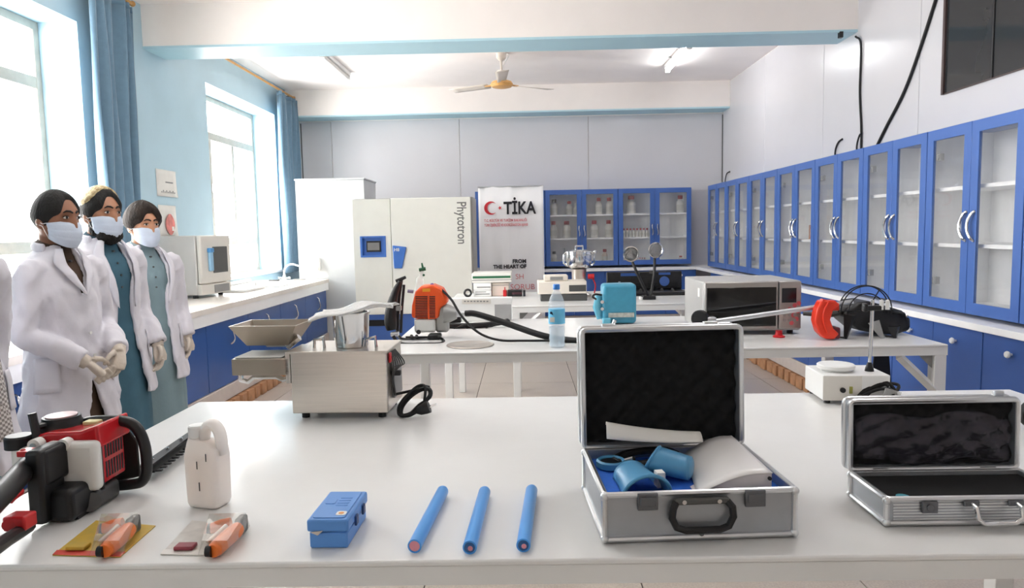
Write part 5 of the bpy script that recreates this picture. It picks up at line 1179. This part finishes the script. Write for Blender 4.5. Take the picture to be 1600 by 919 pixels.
def person(loc, rz, sc_, p):
    t = thing('person', p['label'], 'person', loc, rz, 'people in white laboratory coats'); t.scale = (sc_, sc_, sc_)
    ht = R(p.get('turn', 0)); HC = Vector((0, -.005, 1.585)); HM = Matrix.Translation(HC) @ Matrix.Rotation(ht, 4, 'Z') @ Matrix.Rotation(R(p.get('nod', 4)), 4, 'X')
    sk = p['skin']
    RA, RE, RW, RF, RN = [Vector(v) for v in p['rarm']]; LA, LE, LW, LF, LN = [Vector(v) for v in p['larm']]
    # --- body: one continuous skin
    b = MB()
    n, m = 64, 44; vs = [head_pt(2*PI*k/n, -PI/2+PI*i/m) for i in range(m+1) for k in range(n)]
    b.add(vs, [(i*n+k, i*n+(k+1) % n, (i+1)*n+(k+1) % n, (i+1)*n+k) for i in range(m) for k in range(n)], HM)
    for s in (-1, 1):
        b.ball((s*.076, .008, -.012), (.011, .021, .033), 14, 10, HM @ Matrix.Rotation(R(0), 4, 'Z'))
    b.tube([HM @ Vector((0, .025, -.03)), HM @ Vector((0, .03, -.10)), (0, .025, 1.45), (0, .02, 1.38)], [.05, .050, .052, .055], 18)
    b.tube([(0, .01, 1.42), (0, .0, 1.33), (0, 0, 1.2), (0, 0, 1.05), (0, .01, .92), (0, .01, .84)], [.07, .105, .105, .095, .11, .10], 20, flat=.65)
    for A, E, W_ in ((RA, RE, RW), (LA, LE, LW)):
        b.tube([Vector((A.x*.5, 0, 1.34)), A+Vector((0, 0, -.02)), A.lerp(E, .5), E, E.lerp(W_, .4), W_], [.042, .038, .034, .028, .028, .022], 12)
    for s in (-1, 1):
        b.tube([(s*.08, .01, .9), (s*.095, .0, .7), (s*.10, -.005, .48), (s*.10, .01, .3), (s*.10, .02, .08), (s*.10, .0, .045)], [.09, .08, .056, .055, .038, .036], 12)
        b.tube([(s*.10, .04, .04), (s*.11, -.1, .03), (s*.115, -.17, .026)], [.036, .036, .026], 12, flat=.7)
    body = fuse(b, .0055, 2, 'body', sk, t)
    # --- head details
    for s in (-1, 1):
        e = MB().ball((s*.031, -.0865, .010), (.0135, .007, .0062), 14, 10, HM).build('eye', M_EYE, t)
        MB().ball((s*.031-.001, -.0915, .010), (.0062, .004, .0058), 12, 8, HM).build('iris', M_IRIS, e)
        br = [head_pt(s*R(a), R(z), .002) for a, z in ((6, 15), (14, 18.5), (24, 19), (34, 15))]
        MB().tube([HM @ v for v in br], [.0035, .0045, .004, .002], 8).build('eyebrow', p['hairm'], t)
        lid = [Vector((s*(.031+.015*math.cos(R(a))), -.0925+.005*abs(math.cos(R(a))), .0105+.0062*math.sin(R(a)))) for a in range(0, 181, 30)]
        MB().tube([HM @ v for v in lid], .0016, 6).build('eyelid', p['hairm'], e)
    hs = p['hair']
    h = shell_cap(hs['lo'], hs['T'], hs.get('nz', 0), 'hair', p['hairm'], t, hs.get('seed', 0), amp=hs.get('amp', .002), freq=hs.get('freq', 30))
    h.matrix_local = HM
    if 'cap' in p:
        c = shell_cap(p['cap'], lambda a, v: .024, .004, 'embroidered_cap', mat('gold_embroidery', '#8a6430', .5, .2, scale=70, col2='#e6d9ad', bump=.8, bscale=110), t, 3, amp=.001); c.matrix_local = HM
        c.matrix_local = HM @ Matrix.Rotation(R(22), 4, 'X') if False else HM
    if 'beard' in p:
        MB().ball((0, -.052, -.10), (.064, .052, .052), 20, 14, HM).ball((.058, -.012, -.062), (.014, .03, .045), 12, 10, HM).ball((-.058, -.012, -.062), (.014, .03, .045), 12, 10, HM).build('beard', p['hairm'], t, ang=80) if False else None
        bb = MB().ball((0, -.052, -.102), (.064, .052, .050), 20, 14, HM)
        for s in (-1, 1): bb.ball((s*.058, -.014, -.062), (.014, .028, .048), 12, 10, HM)
        fuse(bb, .005, 2, 'beard', p['hairm'], t, .004, 60)
    def mk(u, v):
        az = R(-74+148*u); cz = max(0, math.cos(az)); zt = -.016+.012*cz**2; zb = -.062-.062*cz**.8
        z = zb+(zt-zb)*v; ry = .114-.020*(2*v-1)**2+.006*v*math.exp(-(az/.25)**2); rx = .079-.010*(1-v)**2
        saw = ((v*3.2) % 1.)*.003*(1 if .1 < v < .9 else 0)
        return HM @ Vector(((rx+saw)*math.sin(az), -(ry+saw)*cz**.85+.004, z))
    mo = MB().grid(mk, 28, 24).build('face_mask', M_MASK, t, solid=.0015, ang=60)
    for s in (0, 1):
        q = 1 if s else -1
        for v in (0.02, .98):
            MB().tube([mk(s, v), HM @ Vector((q*.082, -.012, -.02-.01*(1-v))), HM @ Vector((q*.085, .016, -.012+.02*(v-.5)))], .0016, 6).build('ear_loop', M_WHITEP, mo)
    # --- clothing
    def ring(z, T_):
        for (z0, a0, b0, y0), (z1, a1, b1, y1) in zip(T_, T_[1:]):
            if z0 <= z <= z1:
                k = (z-z0)/(z1-z0); k = k*k*(3-2*k); return a0+(a1-a0)*k, b0+(b1-b0)*k, y0+(y1-y0)*k
        return T_[-1][1:] if z > T_[-1][0] else T_[0][1:]
    KT = [(.30, .185, .155, 0), (.62, .175, .14, 0), (.95, .155, .122, 0), (1.10, .14, .112, 0), (1.28, .138, .108, 0), (1.35, .125, .085, .0), (1.41, .085, .07, .016), (1.475, .058, .062, .02)]
    def kf(u, v):
        z = p.get('khem', .32)+(1.475-p.get('khem', .32))*v; a, b_, y = ring(z, KT); az = 2*PI*u
        f_ = 1+.035*math.sin(9*az+2*z)*(1-v)+.02*math.sin(4*az+5*z); return (a*f_*math.sin(az), y-b_*f_*math.cos(az), z)
    ko = MB().grid(kf, 48, 30, cu=True).build('tunic', p['kurta'], t, ang=80, solid=.004)
    MB().tube([(.056*math.sin(R(a)), .022-.062*math.cos(R(a)), 1.472-.02*math.cos(R(a))) for a in range(0, 360, 15)], .009, 8, closed=True, flat=1.5).build('collar_band', p['kurta'], ko)
    for k in range(4): MB().cyl((0, -.055-.02*min(k, 2), 1.40-.06*k), (0, -.075-.02*min(k, 2), 1.40-.06*k), .005, n=8).build('button', M_DKGREY, ko)
    for s in (-1, 1):
        o = MB().tube([(s*.09, .0, .82), (s*.10, .0, .55), (s*.105, .005, .3), (s*.105, .02, .07)], [.10, .10, .095, .075], 16).build('trouser_leg', p['trouser'], t, ang=80)
        MB().tube([(s*.105, .055, .045), (s*.11, -.06, .045), (s*.118, -.14, .036), (s*.12, -.185, .03)], [.044, .046, .042, .028], 14, flat=.75).build('shoe', M_SHOE, t)
    hem = p['hem']; CT = [(.40, .215, .185, .0), (hem, .212, .18, .0), (.92, .182, .15, 0), (1.08, .16, .132, 0), (1.26, .168, .125, -.008), (1.335, .165, .108, -.006), (1.39, .148, .088, .004), (1.425, .115, .088, .012), (1.452, .08, .08, .016), (1.475, .068, .074, .018)]
    op = p['open']
    def cpt(az, z, off=0.):
        a, b_, y = ring(z, CT); f_ = 1+.02*math.sin(5*az+3*z)*(1.4-z)
        return Vector(((a*f_+off)*math.sin(az), y-(b_*f_+off)*math.cos(az), z))
    c = MB(); zs = [hem+(1.47-hem)*i/34 for i in range(35)]; K = 40; V = []
    for z in zs:
        w0 = op(z); 
        for q in range(K+1): V.append(cpt(w0+(2*PI-2*w0)*q/K, z))
        for q in range(K, -1, -1): V.append(cpt(w0+(2*PI-2*w0)*q/K, z, -.022))
    NN = 2*(K+1); F = []
    for i in range(len(zs)-1):
        for q in range(NN): F.append((i*NN+q, i*NN+(q+1) % NN, (i+1)*NN+(q+1) % NN, (i+1)*NN+q))
    for i in (0, len(zs)-1):
        for q in range(K): F.append((i*NN+q, i*NN+q+1, i*NN+NN-2-q, i*NN+NN-1-q))
    c.add(V, F)
    for A, E, W_ in ((RA, RE, RW), (LA, LE, LW)):
        sh = Vector((A.x*.55, A.y+.005, 1.355)); e2 = E+(E-(A+W_)/2)*.05
        path = spline([sh, A+Vector((0, 0, -.012)), A.lerp(E, .5), e2, E.lerp(W_, .5), W_.lerp(E, .06)], 4); L_ = len(path)
        c.tube(path, [(.052-.005*(i/(L_-1))+.005*math.sin(PI*i/(L_-1))) for i in range(L_)], 16)
    coat = fuse(c, .008, 4, 'coat', M_COAT, t, .0075, 10)
    for s in (-1, 1):
        def lp(u, v, s=s):
            z = p.get('lapel0', 1.14)+(1.455-p.get('lapel0', 1.14))*v; w0 = max(op(z), .02); wid = (.42*v**.6)*(1-.3*max(0, v-.75)*4) if v < .995 else .3
            return cpt(s*(w0-.03+wid*u), z, .012+.006*math.sin(PI*u))
        MB().grid(lp, 6, 14).build('lapel', M_COAT, coat, solid=.004, ang=70)
        if p.get('pockets', 1):
            MB().grid(lambda u, v: cpt(s*(.75+.62*u), .84+.15*v, .007), 8, 6).build('pocket', M_COAT, coat, solid=.003, ang=70)
    MB().tube([cpt(R(a), 1.462-.012*math.cos(R(a)), .006) for a in range(70, 291, 10)], .011, 8, flat=1.8).build('coat_collar', M_COAT, coat)
    if p.get('buttons'):
        for z in (1.08, .98, .88): q = cpt(.05, z, .01); MB().cyl(q, q+Vector((0, -.004, 0)), .007, n=10).build('button', M_WHITEP, coat)
    for nm, (A, E, W_, F_, N_), s in (('right', (RA, RE, RW, RF, RN), -1), ('left', (LA, LE, LW, LF, LN), 1)):
        g = MB(); hand(g, W_, F_, N_, s, p.get('curl', (22, 28, 20)), 1.0)
        d = (W_-E).normalized(); g.tube([W_-d*.045, W_-d*.01, W_+Vector(F_).normalized()*.01], [.034, .031, .029], 14)
        go = fuse(g, .0042, 2, 'glove', M_GLOVE, t)
        if p.get('cuffs') == nm or p.get('cuffs') == 'both': MB().tube([W_-d*.055, W_-d*.035], .037, 16).build('dark_cuff', mat('dark_sleeve_cloth', '#3a2c25', .8), t)
        if p.get('watch') == nm: MB().tube([W_-d*.03, W_-d*.008], .036, 16).build('wrist_watch', M_BLACK, t)
    return t
short_lo = lambda az: R(47)*math.exp(-(((az+PI) % (2*PI)-PI)/.62)**4)+R(-18)*(1-math.exp(-(((az+PI) % (2*PI)-PI)/1.25)**6))+R(10)*math.exp(-((abs((az+PI) % (2*PI)-PI)-.95)/.35)**2)
M_KB = mat('brown_tunic_cloth', '#4a382b', .85, var=.08, bump=.1); M_KT = mat('teal_tunic_cloth', '#3d6273', .85, var=.08, scale=14, bump=.1); M_KG = mat('grey_green_tunic_cloth', '#7a9096', .85, var=.06, bump=.1)
M_NAVY = mat('dark_navy_cloth', '#22324a', .85); M_BRN = mat('brown_trouser_cloth', '#5a4130', .85)
def open1(z): return .03 if .86 < z < 1.27 else (.03+(z-1.27)*2.2 if z >= 1.27 else .03+(.86-z)*1.1)
person((-2.01, 3.02, 0), 74, .972, dict(label='standing person in a buttoned white coat and mask with gloved hands clasped', skin=M_SKIN3, hairm=M_HAIR, turn=2, nod=3,
    hair=dict(lo=short_lo, T=lambda a, v: .011+.004*v, amp=.0016, freq=26), kurta=M_KB, trouser=M_BRN, hem=.66, open=open1, lapel0=1.25, buttons=True, khem=.42, cuffs='left',
    rarm=((-.158, -.02, 1.372), (-.205, -.03, 1.10), (-.075, -.20, .965), (.55, -.35, -.75), (-.5, -.85, .1)), larm=((.158, -.015, 1.372), (.205, -.01, 1.10), (.085, -.215, .985), (-.45, -.2, -.85), (.3, -.95, 0)), curl=(25, 32, 25)))
person((-2.10, 3.50, 0), 70, .994, dict(label='bearded person in an embroidered cap and teal tunic under an open white coat', skin=M_SKIN, hairm=M_HAIR, turn=-4, nod=2,
    hair=dict(lo=short_lo, T=lambda a, v: .014+.012*math.exp(-((((a+PI) % (2*PI)-PI))/.9)**2)*v, amp=.003, freq=22, seed=4), cap=lambda az: R(62)-R(50)*(1-math.exp(-(((az+PI) % (2*PI)-PI)/1.2)**4)), beard=True,
    kurta=M_KT, trouser=M_KT, hem=.67, open=lambda z: .30+(.12 if z < .9 else 0)+max(0, z-1.2)*.9, lapel0=1.12, khem=.30, watch='left',
    rarm=((-.158, -.02, 1.372), (-.195, .0, 1.10), (-.20, -.13, .90), (.1, -.2, -1), (-.8, -.5, 0)), larm=((.158, -.015, 1.372), (.195, .0, 1.10), (.185, -.12, .90), (.0, -.15, -1), (.9, -.3, 0))))
person((-2.18, 4.03, 0), 56, .962, dict(label='person with wavy brown hair and a grey-green tunic under an open white coat', skin=M_SKIN2, hairm=M_HAIR2, turn=2, nod=3,
    hair=dict(lo=lambda az: short_lo(az)*.82, T=lambda a, v: .026+.008*v, amp=.007, freq=9, seed=9), kurta=M_KG, trouser=M_KG, hem=.66, open=lambda z: .36+max(0, z-1.15)*1.0, lapel0=1.12, khem=.30,
    rarm=((-.158, -.02, 1.372), (-.195, .0, 1.10), (-.20, -.12, .90), (.1, -.2, -1), (-.8, -.5, 0)), larm=((.158, -.015, 1.372), (.195, .0, 1.10), (.19, -.08, .895), (.0, -.1, -1), (.95, -.2, 0))))
t4 = person((-2.05, 2.44, 0), 66, .99, dict(label='person at the left edge wearing a checked scarf over a white coat', skin=M_SKIN, hairm=M_HAIR, turn=10, nod=2,
    hair=dict(lo=short_lo, T=lambda a, v: .012, amp=.002, freq=24, seed=2), kurta=M_KG, trouser=M_NAVY, hem=.62, open=lambda z: .25+max(0, z-1.15)*.9, lapel0=1.12, khem=.30,
    rarm=((-.158, -.02, 1.372), (-.195, .0, 1.10), (-.20, -.12, .90), (.1, -.2, -1), (-.8, -.5, 0)), larm=((.158, -.015, 1.372), (.19, .06, 1.10), (.17, .06, .90), (.0, .0, -1), (.9, -.3, 0))))
# checked scarf over the front of the person at the left edge
def check_mat():
    m = bpy.data.materials.new('checked_scarf_cloth'); m.use_nodes = True; N = m.node_tree.nodes; L = m.node_tree.links; p = N['Principled BSDF']; p.inputs['Roughness'].default_value = .9
    tc = N.new('ShaderNodeTexCoord'); b = N.new('ShaderNodeTexChecker'); b.inputs['Scale'].default_value = 110; b.inputs['Color1'].default_value = lin('#d6d2cf'); b.inputs['Color2'].default_value = lin('#8d8683'); L.new(tc.outputs['Object'], b.inputs['Vector'])
    L.new(b.outputs['Color'], p.inputs['Base Color']); return m
sf = MB()
def scarf(u, v):
    a = -1.3+1.65*u; z = .74+.66*v; r = .205-.03*v+.008*math.sin(14*u+3*v)
    return ((r+.03*(1-v))*math.sin(a), -(r*.86+.03*(1-v))*math.cos(a)-.012, z-.02*math.sin(6*u)*(1-v))
so = sf.grid(scarf, 30, 20).build('scarf', check_mat(), t4, solid=.004, ang=80)
for k in range(16):
    q = Vector(scarf(k/15, 0)); MB().tube([q, q+Vector((0, 0, -.02))], .003, 5).build('tassel', M_PAPER, so)
